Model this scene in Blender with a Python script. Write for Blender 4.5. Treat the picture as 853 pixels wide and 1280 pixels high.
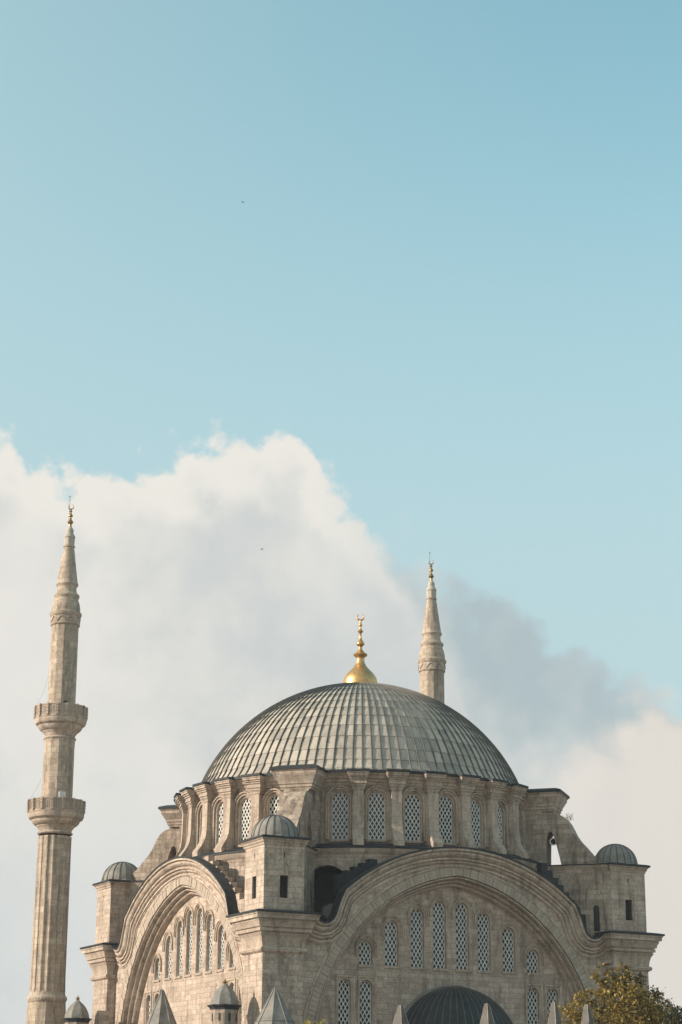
import bpy, math, random
from mathutils import Vector, Matrix, noise
from math import sin, cos, pi, radians, sqrt, atan2, tan
random.seed(7)
scene = bpy.context.scene
COL = scene.collection
for o in list(bpy.data.objects): bpy.data.objects.remove(o)

# ------------------------------------------------------------------ camera
G = -9.5                                   # ground level (camera height is 0)
PITCH, YAW, ROLL = 0.3044, 0.4803, 0.0064
CAM = Vector((-72.65, -135.95, 0.0))
cam = bpy.data.cameras.new('camera')
cam.sensor_fit = 'HORIZONTAL'; cam.sensor_width = 36.0; cam.lens = 36 * 2484.7 / 853
cam.clip_start = 0.5; cam.clip_end = 20000
co = bpy.data.objects.new('camera', cam); COL.objects.link(co)
vd = Vector((sin(YAW) * cos(PITCH), cos(YAW) * cos(PITCH), sin(PITCH)))
vr = Vector((cos(YAW), -sin(YAW), 0)); vu = vr.cross(vd)
r2 = vr * cos(ROLL) + vu * sin(ROLL); u2 = -vr * sin(ROLL) + vu * cos(ROLL)
m = Matrix((r2, u2, -vd)).transposed().to_4x4(); m.translation = CAM
co.matrix_world = m
scene.camera = co

# ------------------------------------------------------------------ sun, sky, exposure
SUN_EL, SUN_AZ = radians(21), radians(-76)          # azimuth clockwise from +Y
S = Vector((sin(SUN_AZ) * cos(SUN_EL), cos(SUN_AZ) * cos(SUN_EL), sin(SUN_EL)))
sl = bpy.data.lights.new('sun', 'SUN'); sl.energy = 2.6; sl.angle = radians(0.6); sl.color = (1.0, 0.86, 0.73)
so = bpy.data.objects.new('sun', sl); COL.objects.link(so)
so.rotation_euler = S.to_track_quat('Z', 'Y').to_euler(); so.location = (-60, 20, 60)
vs = scene.view_settings
vs.view_transform = 'Standard'; vs.look = 'None'; vs.gamma = 1.0; vs.use_curve_mapping = False
vs.exposure = 1.2

world = bpy.data.worlds.new('World'); scene.world = world; world.use_nodes = True
NT = world.node_tree; NT.nodes.clear()

class NB:
    """tiny node-graph helper"""
    def __init__(s, nt): s.nt = nt
    def n(s, t, **kw):
        x = s.nt.nodes.new(t)
        for k, v in kw.items(): setattr(x, k, v)
        return x
    def put(s, sock, v):
        if hasattr(v, 'links'): s.nt.links.new(v, sock)
        else: sock.default_value = v
    def math(s, op, a, b=0.0, c=0.0, clamp=False):
        x = s.n('ShaderNodeMath', operation=op, use_clamp=clamp)
        s.put(x.inputs[0], a); s.put(x.inputs[1], b); s.put(x.inputs[2], c)
        return x.outputs[0]
    def vmath(s, op, a, b=(0, 0, 0), scale=None):
        x = s.n('ShaderNodeVectorMath', operation=op)
        s.put(x.inputs[0], a); s.put(x.inputs[1], b)
        if scale is not None: s.put(x.inputs['Scale'], scale)
        return x.outputs['Value'] if op in ('DOT_PRODUCT', 'LENGTH') else x.outputs[0]
    def noise(s, vec, scale, detail=4, rough=0.55, dist=0.0, color=False):
        x = s.n('ShaderNodeTexNoise'); s.put(x.inputs['Vector'], vec)
        x.inputs['Scale'].default_value = scale; x.inputs['Detail'].default_value = detail
        x.inputs['Roughness'].default_value = rough; x.inputs['Distortion'].default_value = dist
        return x.outputs['Color'] if color else x.outputs[0]
    def smooth(s, v, a, b, lo=0.0, hi=1.0):
        x = s.n('ShaderNodeMapRange', interpolation_type='SMOOTHSTEP')
        s.put(x.inputs['Value'], v)
        for i, k in zip((1, 2, 3, 4), (a, b, lo, hi)): s.put(x.inputs[i], k)
        return x.outputs[0]
    def mix(s, f, a, b, blend='MIX'):
        x = s.n('ShaderNodeMix', data_type='RGBA', blend_type=blend)
        s.put(x.inputs[0], f); s.put(x.inputs[6], a); s.put(x.inputs[7], b)
        return x.outputs[2]
    def curve(s, v, pts):
        x = s.n('ShaderNodeFloatCurve'); c = x.mapping.curves[0]
        x.mapping.use_clip = False
        while len(c.points) < len(pts): c.points.new(0.5, 0.5)
        for p, q in zip(c.points, pts): p.location = q
        x.mapping.update(); s.put(x.inputs['Value'], v); x.inputs['Factor'].default_value = 1.0
        return x.outputs[0]

def srgb(r, g, b):
    f = lambda c: (c / 12.92 if c <= .04045 else ((c + .055) / 1.055) ** 2.4)
    return (f(r / 255), f(g / 255), f(b / 255))
BGS = 0.15
def skycol(r, g, b):                        # display colour -> value before exposure and background strength
    k = 2 ** -vs.exposure / BGS
    return tuple(c * k for c in srgb(r, g, b)) + (1,)

w = NB(NT)
tc = w.n('ShaderNodeTexCoord'); DIR = tc.outputs['Generated']
sky = w.n('ShaderNodeTexSky', sky_type='NISHITA'); sky.sun_disc = False
sky.sun_elevation = SUN_EL; sky.sun_rotation = SUN_AZ; sky.altitude = 60
sky.air_density = 1.0; sky.dust_density = 1.6; sky.ozone_density = 1.0
blue = w.mix(1.0, sky.outputs[0], (0.70, 0.92, 0.705, 1), 'MULTIPLY')
glow = w.math('MULTIPLY', w.smooth(w.vmath('DOT_PRODUCT', DIR, tuple(S)), -0.25, 0.75), 0.9)
blue = w.mix(glow, blue, skycol(205, 222, 220))
xh = w.vmath('DOT_PRODUCT', DIR, (cos(YAW), -sin(YAW), 0)); yh = w.vmath('DOT_PRODUCT', DIR, (sin(YAW), cos(YAW), 0))
AZ = w.math('MULTIPLY', w.math('ARCTAN2', xh, yh), 180 / pi)
sep = w.n('ShaderNodeSeparateXYZ'); NT.links.new(DIR, sep.inputs[0])
EL = w.math('MULTIPLY', w.math('ARCSINE', sep.outputs[2]), 180 / pi)
def cloud_curve(pts):                       # (azimuth deg, elevation deg) ridge line of a cloud bank
    u = w.math('DIVIDE', w.math('ADD', AZ, 16.0), 32.0, clamp=True)
    q = [((a + 16) / 32, e / 30) for a, e in pts]
    return w.math('MULTIPLY', w.curve(u, q), 30.0)
PX = lambda x, y: ((x - 426) * .0239, 17.44 - (y - 640) * .0228)
# billowy noise: direction space, a few sizes; compared with itself a little nearer the sun it shows which side of a lobe is lit
SUNWARD = (S - vd * S.dot(vd)).normalized()
def billow(scale, seed, shift=0.0, smooth=0.3):
    src = w.vmath('ADD', DIR, tuple(SUNWARD * shift)) if shift else DIR
    x = w.n('ShaderNodeTexVoronoi', feature='F1'); x.inputs['Scale'].default_value = scale
    wob = w.vmath('ADD', src, w.vmath('SCALE', w.noise(src, scale * 1.7, 4, color=True), scale=0.32 / scale))
    w.put(x.inputs['Vector'], w.vmath('ADD', wob, (seed, seed * .7, seed * 1.3)))
    return w.math('SUBTRACT', 0.5, x.outputs['Distance'])
fine = w.noise(DIR, 75, 8, 0.62)
mid = w.noise(DIR, 16, 7, 0.58)
low = w.noise(DIR, 6.5, 4, 0.5)
b1 = billow(30, 2.9); b2 = billow(70, 4.1)
lit = w.smooth(w.math('SUBTRACT', b1, billow(30, 2.9, .010)), -0.34, 0.34)
puff = w.math('ADD', w.math('MULTIPLY', b1, 1.5), w.math('ADD', w.math('MULTIPLY', b2, 0.9), w.math('MULTIPLY', w.math('SUBTRACT', fine, 0.5), 1.7)))
far_var = w.math('MULTIPLY', w.math('SUBTRACT', w.noise(DIR, 2.3, 3), 0.5), 12.0)
outside = w.smooth(w.math('ABSOLUTE', AZ), 13.0, 22.0)
r1 = cloud_curve([(-16, 20.5), PX(-60, 515), PX(0, 548), PX(40, 580), PX(85, 606), PX(115, 596), PX(150, 572), PX(200, 580), PX(245, 560), PX(290, 548), PX(325, 530), PX(352, 524),
                  PX(382, 560), PX(420, 606), PX(450, 648), PX(490, 680), PX(530, 716), PX(560, 780), PX(600, 880), PX(650, 915), PX(720, 915), PX(770, 892), PX(853, 868), (16, 13.0)])
r2c = cloud_curve([(-16, 8), PX(300, 900), PX(440, 720), PX(490, 680), PX(540, 722), PX(580, 742), PX(620, 738), PX(660, 770), PX(700, 806), PX(740, 830), PX(780, 858), PX(830, 880), (16, 11.0)])
d1 = w.math('ADD', w.math('SUBTRACT', r1, EL), w.math('ADD', puff, w.math('MULTIPLY', outside, far_var)))
d2 = w.math('ADD', w.math('SUBTRACT', r2c, EL), w.math('ADD', w.math('MULTIPLY', puff, 0.8), w.math('MULTIPLY', outside, far_var)))
soft = w.math('MULTIPLY', w.smooth(AZ, 0.8, 3.0), w.smooth(AZ, 8.5, 5.0, 0.35, 1.0))
a1 = w.smooth(d1, w.math('SUBTRACT', -0.08, w.math('MULTIPLY', soft, 1.1)), w.math('ADD', 0.5, w.math('MULTIPLY', soft, 2.4)))
a2 = w.smooth(d2, -0.15, 0.65)
C_WHITE, C_MID, C_GREY, C_DK = skycol(241, 236, 227), skycol(226, 224, 218), skycol(206, 209, 208), skycol(174, 188, 192)
lobes = w.noise(DIR, 9.0, 5, 0.55)
body1 = w.mix(w.smooth(mid, 0.36, 0.64), C_GREY, C_MID)
body1 = w.mix(w.smooth(lobes, 0.42, 0.60), body1, skycol(234, 230, 223))
shade_side = w.math('MULTIPLY', w.smooth(AZ, -2.5, 1.8), w.smooth(AZ, 6.0, 3.0))
body1 = w.mix(w.math('MULTIPLY', shade_side, 0.7), body1, skycol(196, 205, 207))
body1 = w.mix(w.math('MULTIPLY', w.smooth(EL, 12.0, 5.0), 0.45), body1, skycol(208, 217, 219))
rim = w.smooth(d1, 4.5, 1.0, 0.08, 0.42)
body1 = w.mix(w.math('MULTIPLY', w.math('SUBTRACT', 1.0, lit), rim), body1, skycol(205, 209, 209))
body1 = w.mix(w.math('MULTIPLY', lit, w.math('MULTIPLY', rim, .7)), body1, C_WHITE)
edge = w.math('SUBTRACT', 1.0, w.smooth(d1, 0.8, 2.4))
body1 = w.mix(w.math('MULTIPLY', edge, w.smooth(AZ, -1.2, 1.0, 0.9, 0.4)), body1, C_WHITE)
warm = w.smooth(AZ, 3.0, 9.5)
body1 = w.mix(w.math('MULTIPLY', warm, 0.75), body1, skycol(229, 220, 210))
body2 = w.mix(w.smooth(mid, 0.35, 0.7), C_DK, skycol(184, 199, 203))
body2 = w.mix(w.math('MULTIPLY', w.smooth(lit, 0.45, 1.0), 0.22), body2, skycol(200, 210, 212))
hz = w.smooth(EL, 34.0, 12.0)
c = w.mix(w.math('MULTIPLY', hz, 0.85), blue, skycol(188, 210, 216))
c = w.mix(w.math('MULTIPLY', a2, 0.9), c, body2)
c = w.mix(w.math('MULTIPLY', a1, 0.95), c, body1)
bg = w.n('ShaderNodeBackground'); bg.inputs['Strength'].default_value = BGS
NT.links.new(c, bg.inputs['Color'])
ow = w.n('ShaderNodeOutputWorld'); NT.links.new(bg.outputs[0], ow.inputs['Surface'])

# ------------------------------------------------------------------ materials
def new_mat(name):
    mt = bpy.data.materials.new(name); mt.use_nodes = True
    nt = mt.node_tree; nt.nodes.clear()
    b = NB(nt); p = b.n('ShaderNodeBsdfPrincipled'); o = b.n('ShaderNodeOutputMaterial')
    nt.links.new(p.outputs[0], o.inputs['Surface'])
    return mt, b, p
def col4(c): return (c[0], c[1], c[2], 1)
def stone(name, base, dark, stain=(0.115, 0.092, 0.075), course=0.36, length=0.85, joint=0.5, stain_amt=0.55):
    """weathered ashlar: coursed blocks (UV in metres), block-to-block tone, stains, pitting"""
    mt, b, p = new_mat(name)
    uv = b.n('ShaderNodeUVMap'); uv.uv_map = 'uv'
    pos = b.n('ShaderNodeNewGeometry').outputs['Position']
    wob = b.vmath('ADD', uv.outputs[0], b.vmath('SCALE', b.vmath('SUBTRACT', b.noise(pos, 1.3, 3, color=True), (.5, .5, .5)), scale=0.05))
    br = b.n('ShaderNodeTexBrick'); b.put(br.inputs['Vector'], wob)
    br.offset = 0.47; br.squash = 0.8; br.squash_frequency = 3
    br.inputs['Color1'].default_value = (0.0, 0, 0, 1); br.inputs['Color2'].default_value = (1, 1, 1, 1)
    br.inputs['Mortar'].default_value = (0.5, .5, .5, 1)
    br.inputs['Scale'].default_value = 1.0; br.inputs['Mortar Size'].default_value = 0.02
    br.inputs['Mortar Smooth'].default_value = 0.4; br.inputs['Bias'].default_value = 0
    br.inputs['Brick Width'].default_value = length; br.inputs['Row Height'].default_value = course
    tone = b.n('ShaderNodeSeparateColor'); b.put(tone.inputs[0], br.outputs['Color'])
    c = b.mix(tone.outputs[0], col4(tuple(x * .93 for x in dark)), col4(tuple(x * 1.04 for x in base)))
    rep_ = b.smooth(b.noise(b.vmath('MULTIPLY', uv.outputs[0], (.42, .9, 1)), 1.0, 2, .5), .62, .66)
    c = b.mix(b.math('MULTIPLY', rep_, .35), c, col4(tuple(min(.62, x * 1.18) for x in base)))
    big = b.noise(pos, 0.33, 5, 0.6)
    c = b.mix(b.math('MULTIPLY', b.smooth(big, 0.42, 0.72), 0.5), c, col4(tuple(x * .78 for x in dark)))
    sep = b.n('ShaderNodeSeparateXYZ'); b.put(sep.inputs[0], pos)
    cmb = b.n('ShaderNodeCombineXYZ')
    b.put(cmb.inputs[0], sep.outputs[0]); b.put(cmb.inputs[1], sep.outputs[1]); b.put(cmb.inputs[2], b.math('MULTIPLY', sep.outputs[2], 0.16))
    streak = b.noise(cmb.outputs[0], 2.1, 6, 0.62)
    c = b.mix(b.math('MULTIPLY', b.smooth(streak, 0.48, 0.70), stain_amt), c, col4(stain))
    grain = b.noise(pos, 9.0, 6, 0.7)
    mott = b.noise(pos, 3.4, 6, 0.7)
    c = b.mix(b.smooth(mott, 0.34, 0.62), b.mix(1.0, c, (.83, .81, .79, 1), 'MULTIPLY'), c)
    c = b.mix(b.smooth(grain, 0.25, 0.75), b.mix(1.0, c, (.68, .67, .65, 1), 'MULTIPLY'), b.mix(1.0, c, (1.16, 1.15, 1.13, 1), 'MULTIPLY'))
    cm2 = b.n('ShaderNodeCombineXYZ')
    b.put(cm2.inputs[0], sep.outputs[0]); b.put(cm2.inputs[1], sep.outputs[1]); b.put(cm2.inputs[2], b.math('MULTIPLY', sep.outputs[2], 0.07))
    run = b.math('MULTIPLY', b.smooth(b.noise(cm2.outputs[0], 4.6, 5, 0.6), .52, .70), b.smooth(b.noise(pos, .55, 4, .6), .44, .60))
    c = b.mix(b.math('MULTIPLY', run, .55), c, col4((.105, .092, .08)))
    cr = b.smooth(b.noise(pos, 1.15, 7, 0.72), 0.60, 0.74)
    c = b.mix(b.math('MULTIPLY', cr, .36), c, col4((.10, .088, .078)))
    lich = b.smooth(b.noise(pos, 3.7, 5, 0.6), 0.60, 0.70)
    c = b.mix(b.math('MULTIPLY', lich, 0.35), c, col4((.46, .43, .37)))
    c = b.mix(b.math('MULTIPLY', br.outputs['Fac'], joint), c, col4(tuple(x * .5 for x in dark)))
    b.put(p.inputs['Base Color'], c); p.inputs['Roughness'].default_value = 0.9
    p.inputs['Specular IOR Level'].default_value = 0.25
    h = b.math('ADD', b.math('MULTIPLY', br.outputs['Fac'], -0.6), b.math('ADD', b.math('MULTIPLY', grain, 0.5), b.math('MULTIPLY', tone.outputs[0], 0.25)))
    bp = b.n('ShaderNodeBump'); bp.inputs['Strength'].default_value = 0.65; bp.inputs['Distance'].default_value = 0.05
    b.put(bp.inputs['Height'], h); b.nt.links.new(bp.outputs[0], p.inputs['Normal'])
    return mt
M = {}
M['stone'] = stone('ashlar_stone', (.60, .495, .412), (.46, .375, .305))
M['stone_old'] = stone('weathered_stone', (.54, .45, .37), (.39, .32, .255), stain_amt=0.85)
M['trim'] = stone('moulded_stone', (.61, .505, .418), (.48, .395, .32), course=0.9, length=1.3, joint=0.4)
M['minaret'] = stone('minaret_stone', (.60, .495, .395), (.46, .38, .298), course=0.5, length=0.7, joint=0.45)
def voussoir_mat():
    mt, b, p = new_mat('voussoir_stone')
    oi = b.n('ShaderNodeObjectInfo'); pos = b.n('ShaderNodeNewGeometry').outputs['Position']
    c = b.mix(oi.outputs['Random'], (.40, .33, .258, 1), (.50, .42, .335, 1))
    g = b.noise(pos, 7.0, 6, .7)
    c = b.mix(b.smooth(g, .3, .75), b.mix(1.0, c, (.72, .71, .7, 1), 'MULTIPLY'), c)
    b.put(p.inputs['Base Color'], c); p.inputs['Roughness'].default_value = .9
    bp = b.n('ShaderNodeBump'); bp.inputs['Strength'].default_value = .5; bp.inputs['Distance'].default_value = .04
    b.put(bp.inputs['Height'], g); b.nt.links.new(bp.outputs[0], p.inputs['Normal'])
    return mt
M['voussoir'] = voussoir_mat()
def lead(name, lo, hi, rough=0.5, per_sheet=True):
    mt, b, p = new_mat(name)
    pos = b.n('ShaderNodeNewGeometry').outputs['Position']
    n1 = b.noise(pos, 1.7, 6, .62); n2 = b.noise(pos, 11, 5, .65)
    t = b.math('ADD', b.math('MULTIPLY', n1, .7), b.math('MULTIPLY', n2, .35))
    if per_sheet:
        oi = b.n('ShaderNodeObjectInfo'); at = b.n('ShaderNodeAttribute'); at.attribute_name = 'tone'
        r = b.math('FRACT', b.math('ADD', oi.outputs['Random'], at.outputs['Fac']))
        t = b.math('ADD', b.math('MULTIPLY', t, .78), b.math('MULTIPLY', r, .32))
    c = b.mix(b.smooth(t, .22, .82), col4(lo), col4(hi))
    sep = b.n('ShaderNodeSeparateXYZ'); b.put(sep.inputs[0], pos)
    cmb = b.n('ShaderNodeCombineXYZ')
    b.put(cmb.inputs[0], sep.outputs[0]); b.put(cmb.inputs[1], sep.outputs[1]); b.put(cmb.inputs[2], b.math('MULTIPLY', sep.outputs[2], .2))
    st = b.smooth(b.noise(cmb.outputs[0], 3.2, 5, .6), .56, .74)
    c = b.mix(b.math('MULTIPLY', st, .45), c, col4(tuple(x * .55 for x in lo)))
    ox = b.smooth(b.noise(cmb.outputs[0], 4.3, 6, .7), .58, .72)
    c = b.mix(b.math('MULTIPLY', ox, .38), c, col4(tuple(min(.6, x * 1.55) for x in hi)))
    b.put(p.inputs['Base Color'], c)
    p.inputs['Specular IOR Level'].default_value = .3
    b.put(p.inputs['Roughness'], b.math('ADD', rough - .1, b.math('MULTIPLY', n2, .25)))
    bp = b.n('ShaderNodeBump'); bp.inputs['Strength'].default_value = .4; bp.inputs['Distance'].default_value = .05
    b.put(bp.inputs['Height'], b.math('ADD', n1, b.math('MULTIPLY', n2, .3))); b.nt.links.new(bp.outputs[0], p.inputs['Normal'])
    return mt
M['lead'] = lead('lead_sheet', (.225, .208, .18), (.50, .445, .365), .75)
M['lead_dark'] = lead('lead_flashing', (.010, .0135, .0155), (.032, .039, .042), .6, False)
M['lead_apse'] = lead('lead_apse_sheet', (.010, .0145, .016), (.036, .045, .047), .5, False)  # half-dome lead, its shade put into the dark colour
M['lead_seam'] = lead('lead_roll', (.055, .053, .05), (.15, .14, .12), .65, False)  # rolls coloured darker than the sheets to draw their shadow lines
M['lead_small'] = lead('lead_domelet', (.12, .118, .107), (.30, .28, .245), .68, False)
def plain(name, c, rough=.6, metal=0., var=.25, scale=6., spec=.4):
    mt, b, p = new_mat(name)
    pos = b.n('ShaderNodeNewGeometry').outputs['Position']
    n = b.noise(pos, scale, 5, .6)
    k = b.mix(b.smooth(n, .25, .75), col4(tuple(x * (1 - var) for x in c)), col4(tuple(min(1, x * (1 + var * .5)) for x in c)))
    b.put(p.inputs['Base Color'], k); p.inputs['Roughness'].default_value = rough; p.inputs['Metallic'].default_value = metal
    p.inputs['Specular IOR Level'].default_value = spec
    return mt
M['lattice'] = plain('painted_plaster_lattice', (.70, .70, .655), .8, 0, .25)
M['glass'] = plain('dark_window_glass', (.018, .024, .027), .22, 0, .4, 3., .5)
M['gold'] = plain('gilded_copper', (.76, .43, .17), .4, 1.0, .3, 5.)
M['brass'] = plain('tarnished_brass', (.42, .27, .10), .42, .9, .4, 8.)
M['iron'] = plain('black_iron', (.025, .025, .026), .6, .3)
M['interior'] = plain('interior_shade_tone', (.05, .047, .044), .9)  # near-black colour stands in for the shade inside the towers
M['bark'] = plain('bark', (.10, .075, .05), .95, 0, .5, 5.)
M['feather'] = plain('dark_feathers', (.05, .05, .055), .9)
M['white_paint'] = plain('white_paint', (.7, .7, .68), .6)
def leaves(name, cols):
    mt, b, p = new_mat(name)
    at = b.n('ShaderNodeAttribute'); at.attribute_name = 'tone'
    rp = b.n('ShaderNodeValToRGB'); b.put(rp.inputs[0], at.outputs['Fac'])
    e = rp.color_ramp.elements; e[0].color = col4(cols[0]); e[1].color = col4(cols[-1])
    for i, cc in enumerate(cols[1:-1]): e.new((i + 1) / (len(cols) - 1)).color = col4(cc)
    b.put(p.inputs['Base Color'], rp.outputs[0]); p.inputs['Roughness'].default_value = .6
    tr = b.n('ShaderNodeBsdfTranslucent'); b.put(tr.inputs[0], rp.outputs[0])
    mx = b.n('ShaderNodeMixShader'); mx.inputs[0].default_value = .3
    out = [x for x in b.nt.nodes if x.type == 'OUTPUT_MATERIAL'][0]
    b.nt.links.new(p.outputs[0], mx.inputs[1]); b.nt.links.new(tr.outputs[0], mx.inputs[2]); b.nt.links.new(mx.outputs[0], out.inputs[0])
    return mt
M['leaf_gold'] = leaves('autumn_leaves', [(.04, .042, .018), (.12, .095, .022), (.25, .17, .028), (.42, .275, .042)])
M['leaf_dark'] = leaves('dark_leaves', [(.022, .028, .016), (.05, .055, .025), (.10, .08, .03)])
M['leaf_yellow'] = leaves('yellow_leaves', [(.12, .12, .03), (.30, .26, .05), (.5, .4, .08)])
def ground_mat():
    mt, b, p = new_mat('paving')
    pos = b.n('ShaderNodeNewGeometry').outputs['Position']
    n = b.noise(pos, .15, 6, .6); n2 = b.noise(pos, 3, 5, .6)
    c = b.mix(b.smooth(n, .35, .65), (.25, .23, .20, 1), (.36, .33, .285, 1))
    c = b.mix(b.math('MULTIPLY', n2, .4), c, (.12, .11, .10, 1))
    b.put(p.inputs['Base Color'], c); p.inputs['Roughness'].default_value = .9
    return mt
M['ground'] = ground_mat()

# ------------------------------------------------------------------ mesh helpers
class MB:
    def __init__(s): s.v = []; s.f = []; s.t = []
    def quadstrip(s, rings, closed_ring=False, closed_path=False):
        n = len(rings[0]); b0 = len(s.v)
        for r in rings: s.v += [tuple(p) for p in r]
        R = len(rings)
        for i in range(R if closed_path else R - 1):
            a = b0 + i * n; c = b0 + ((i + 1) % R) * n
            for j in range(n if closed_ring else n - 1):
                k = (j + 1) % n
                s.f.append((a + j, a + k, c + k, c + j))
        return b0
    def cap(s, ring, flip=False):
        b0 = len(s.v); s.v += [tuple(p) for p in ring]
        f = list(range(b0, b0 + len(ring)))
        s.f.append(tuple(f[::-1] if flip else f))
    def box(s, x0, x1, y0, y1, z0, z1):
        b = len(s.v)
        s.v += [(x, y, z) for z in (z0, z1) for y in (y0, y1) for x in (x0, x1)]
        s.f += [(b + a, b + c, b + d, b + e) for a, c, d, e in ((0, 2, 3, 1), (4, 5, 7, 6), (0, 1, 5, 4), (2, 6, 7, 3), (0, 4, 6, 2), (1, 3, 7, 5))]
    def hexa(s, pts):                           # 8 points, bottom ring then top ring (ccw)
        b = len(s.v); s.v += [tuple(p) for p in pts]
        s.f += [(b + 3, b + 2, b + 1, b), (b + 4, b + 5, b + 6, b + 7)] + [(b + i, b + (i + 1) % 4, b + 4 + (i + 1) % 4, b + 4 + i) for i in range(4)]
    def lathe(s, prof, n=48, c=(0, 0), a0=0., a1=2 * pi, rf=None):
        full = abs(a1 - a0 - 2 * pi) < 1e-6
        rings = []
        for i in range(n if full else n + 1):
            a = a0 + (a1 - a0) * i / n
            rings.append([(c[0] + (rf(a, r, z) if rf else r) * cos(a), c[1] + (rf(a, r, z) if rf else r) * sin(a), z) for r, z in prof])
        s.quadstrip(rings, False, full)
    def sqlathe(s, prof, c=(0, 0), hx=0., hy=0., rot=0.):
        """square-plan moulding: (offset, z) profile round a rectangle of half sizes hx+offset, hy+offset"""
        rings = []
        for sx, sy in ((-1, -1), (1, -1), (1, 1), (-1, 1)):
            rg = []
            for o, z in prof:
                x, y = sx * (hx + o), sy * (hy + o)
                rg.append((c[0] + x * cos(rot) - y * sin(rot), c[1] + x * sin(rot) + y * cos(rot), z))
            rings.append(rg)
        s.quadstrip(rings, False, True)
        s.cap([r[-1] for r in rings])
    def tube(s, pts, r, n=8):
        rings = []
        for i, p in enumerate(pts):
            p = Vector(p); q = Vector(pts[min(i + 1, len(pts) - 1)]) - Vector(pts[max(i - 1, 0)]); q.normalize()
            a = q.cross(Vector((0, 0, 1)));
            if a.length < 1e-3: a = Vector((1, 0, 0))
            a.normalize(); bb = q.cross(a)
            rr = r[i] if isinstance(r, (list, tuple)) else r
            rings.append([p + (a * cos(2 * pi * k / n) + bb * sin(2 * pi * k / n)) * rr for k in range(n)])
        s.quadstrip(rings, True); s.cap(rings[0], True); s.cap(rings[-1])
    def poly(s, loops, y0, y1, mapf=lambda x, y, z: (x, y, z)):
        """flat shape with holes in (x, z), between depths y0 and y1"""
        cu = bpy.data.curves.new('tmp', 'CURVE'); cu.dimensions = '2D'; cu.fill_mode = 'BOTH'; cu.extrude = abs(y1 - y0) / 2
        for lp in loops:
            sp = cu.splines.new('POLY'); sp.points.add(len(lp) - 1); sp.use_cyclic_u = True
            for p, q in zip(sp.points, lp): p.co = (q[0], q[1], 0, 1)
        ob = bpy.data.objects.new('tmp', cu); me = bpy.data.meshes.new_from_object(ob)
        b = len(s.v); ym = (y0 + y1) / 2
        s.v += [mapf(v.co.x, ym - v.co.z, v.co.y) for v in me.vertices]
        s.f += [tuple(b + i for i in p.vertices) for p in me.polygons]
        bpy.data.objects.remove(ob); bpy.data.curves.remove(cu); bpy.data.meshes.remove(me)
    def sweep(s, path, prof, closed=False, mapf=lambda x, o, z: (x, -o, z)):
        """prof points (h, out): h moves along the path's inner normal, out is distance from the building centre plane"""
        rings = []; n = len(path)
        for i in range(n):
            p = Vector(path[i]); a = Vector(path[i - 1] if (i > 0 or closed) else path[i]); c = Vector(path[(i + 1) % n] if (i < n - 1 or closed) else path[i])
            d1 = (p - a); d2 = (c - p)
            if d1.length < 1e-6: d1 = d2
            if d2.length < 1e-6: d2 = d1
            d1.normalize(); d2.normalize(); t = (d1 + d2).normalized()
            nn = Vector((t.y, -t.x)); k = 1 / max(.35, t.dot(d1))
            rings.append([mapf(p.x + nn.x * h * k, o, p.y + nn.y * h * k) for h, o in prof])
        s.quadstrip(rings, True, closed)
        if not closed: s.cap(rings[0], True); s.cap(rings[-1])
    def mesh(s, name, mat, smooth=False, uv='box', fix=True):
        me = bpy.data.meshes.new(name); me.from_pydata(s.v, [], s.f); me.update()
        if fix:
            import bmesh
            bm = bmesh.new(); bm.from_mesh(me); bmesh.ops.remove_doubles(bm, verts=bm.verts, dist=1e-5)
            bmesh.ops.recalc_face_normals(bm, faces=bm.faces); bm.to_mesh(me); bm.free()
        if mat in ('trim', 'stone_old', 'minaret') and fix:
            rj = random.Random(len(me.vertices))
            for q in me.vertices:
                d_ = noise.noise_vector(q.co * 1.7) * .022 + noise.noise_vector(q.co * 6.0) * .010
                q.co += d_
        me.materials.append(M[mat])
        lay = me.uv_layers.new(name='uv'); vv = me.vertices
        for p in me.polygons:
            nx, ny, nz = p.normal
            h = sqrt(nx * nx + ny * ny)
            for li in p.loop_indices:
                q = vv[me.loops[li].vertex_index].co
                if uv == 'cyl':
                    a = atan2(q.y, q.x); ac = atan2(p.center.y, p.center.x)
                    if a - ac > pi: a -= 2 * pi
                    if a - ac < -pi: a += 2 * pi
                    rr = uv_r.get(name, 1.2); lay.data[li].uv = (a * rr, q.z)
                elif h < .35: lay.data[li].uv = (q.x, q.y)
                else: lay.data[li].uv = ((-ny * q.x + nx * q.y) / h, q.z)
        if smooth: me.shade_smooth()
        return me
uv_r = {}
WM = {}
def link(name, data, parent=None, mw=None):
    """mw: matrix in world space"""
    o = bpy.data.objects.new(name, data); COL.objects.link(o)
    mw = mw or Matrix.Identity(4)
    WM[o.name] = mw.copy()
    if parent is not None:
        o.parent = parent; o.matrix_parent_inverse = Matrix.Identity(4)
        o.matrix_basis = WM[parent.name].inverted() @ mw
    else: o.matrix_basis = mw
    return o
def thing(name, loc, label, cat, group=None):
    o = link(name, None, None, Matrix.Translation(loc)); tag(o, label, cat, group); return o
def tag(o, label, cat, group=None):
    o['label'] = label; o['category'] = cat
    if group: o['group'] = group
def smoothed(me, ang=40):
    me.shade_smooth(); me.set_sharp_from_angle(angle=radians(ang)); return me
RZ = lambda a: Matrix.Rotation(a, 4, 'Z')
T = lambda x, y, z: Matrix.Translation((x, y, z))

# ------------------------------------------------------------------ ground
mb = MB(); mb.box(-1500, 1500, -1500, 1500, G - 1, G)
g = link('ground', mb.mesh('ground', 'ground')); g['kind'] = 'structure'

# ================================================================== MOSQUE
mosque = thing('mosque', (0, 0, G), 'large stone domed mosque with lead dome, gilded finial and great arches', 'mosque')

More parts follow.
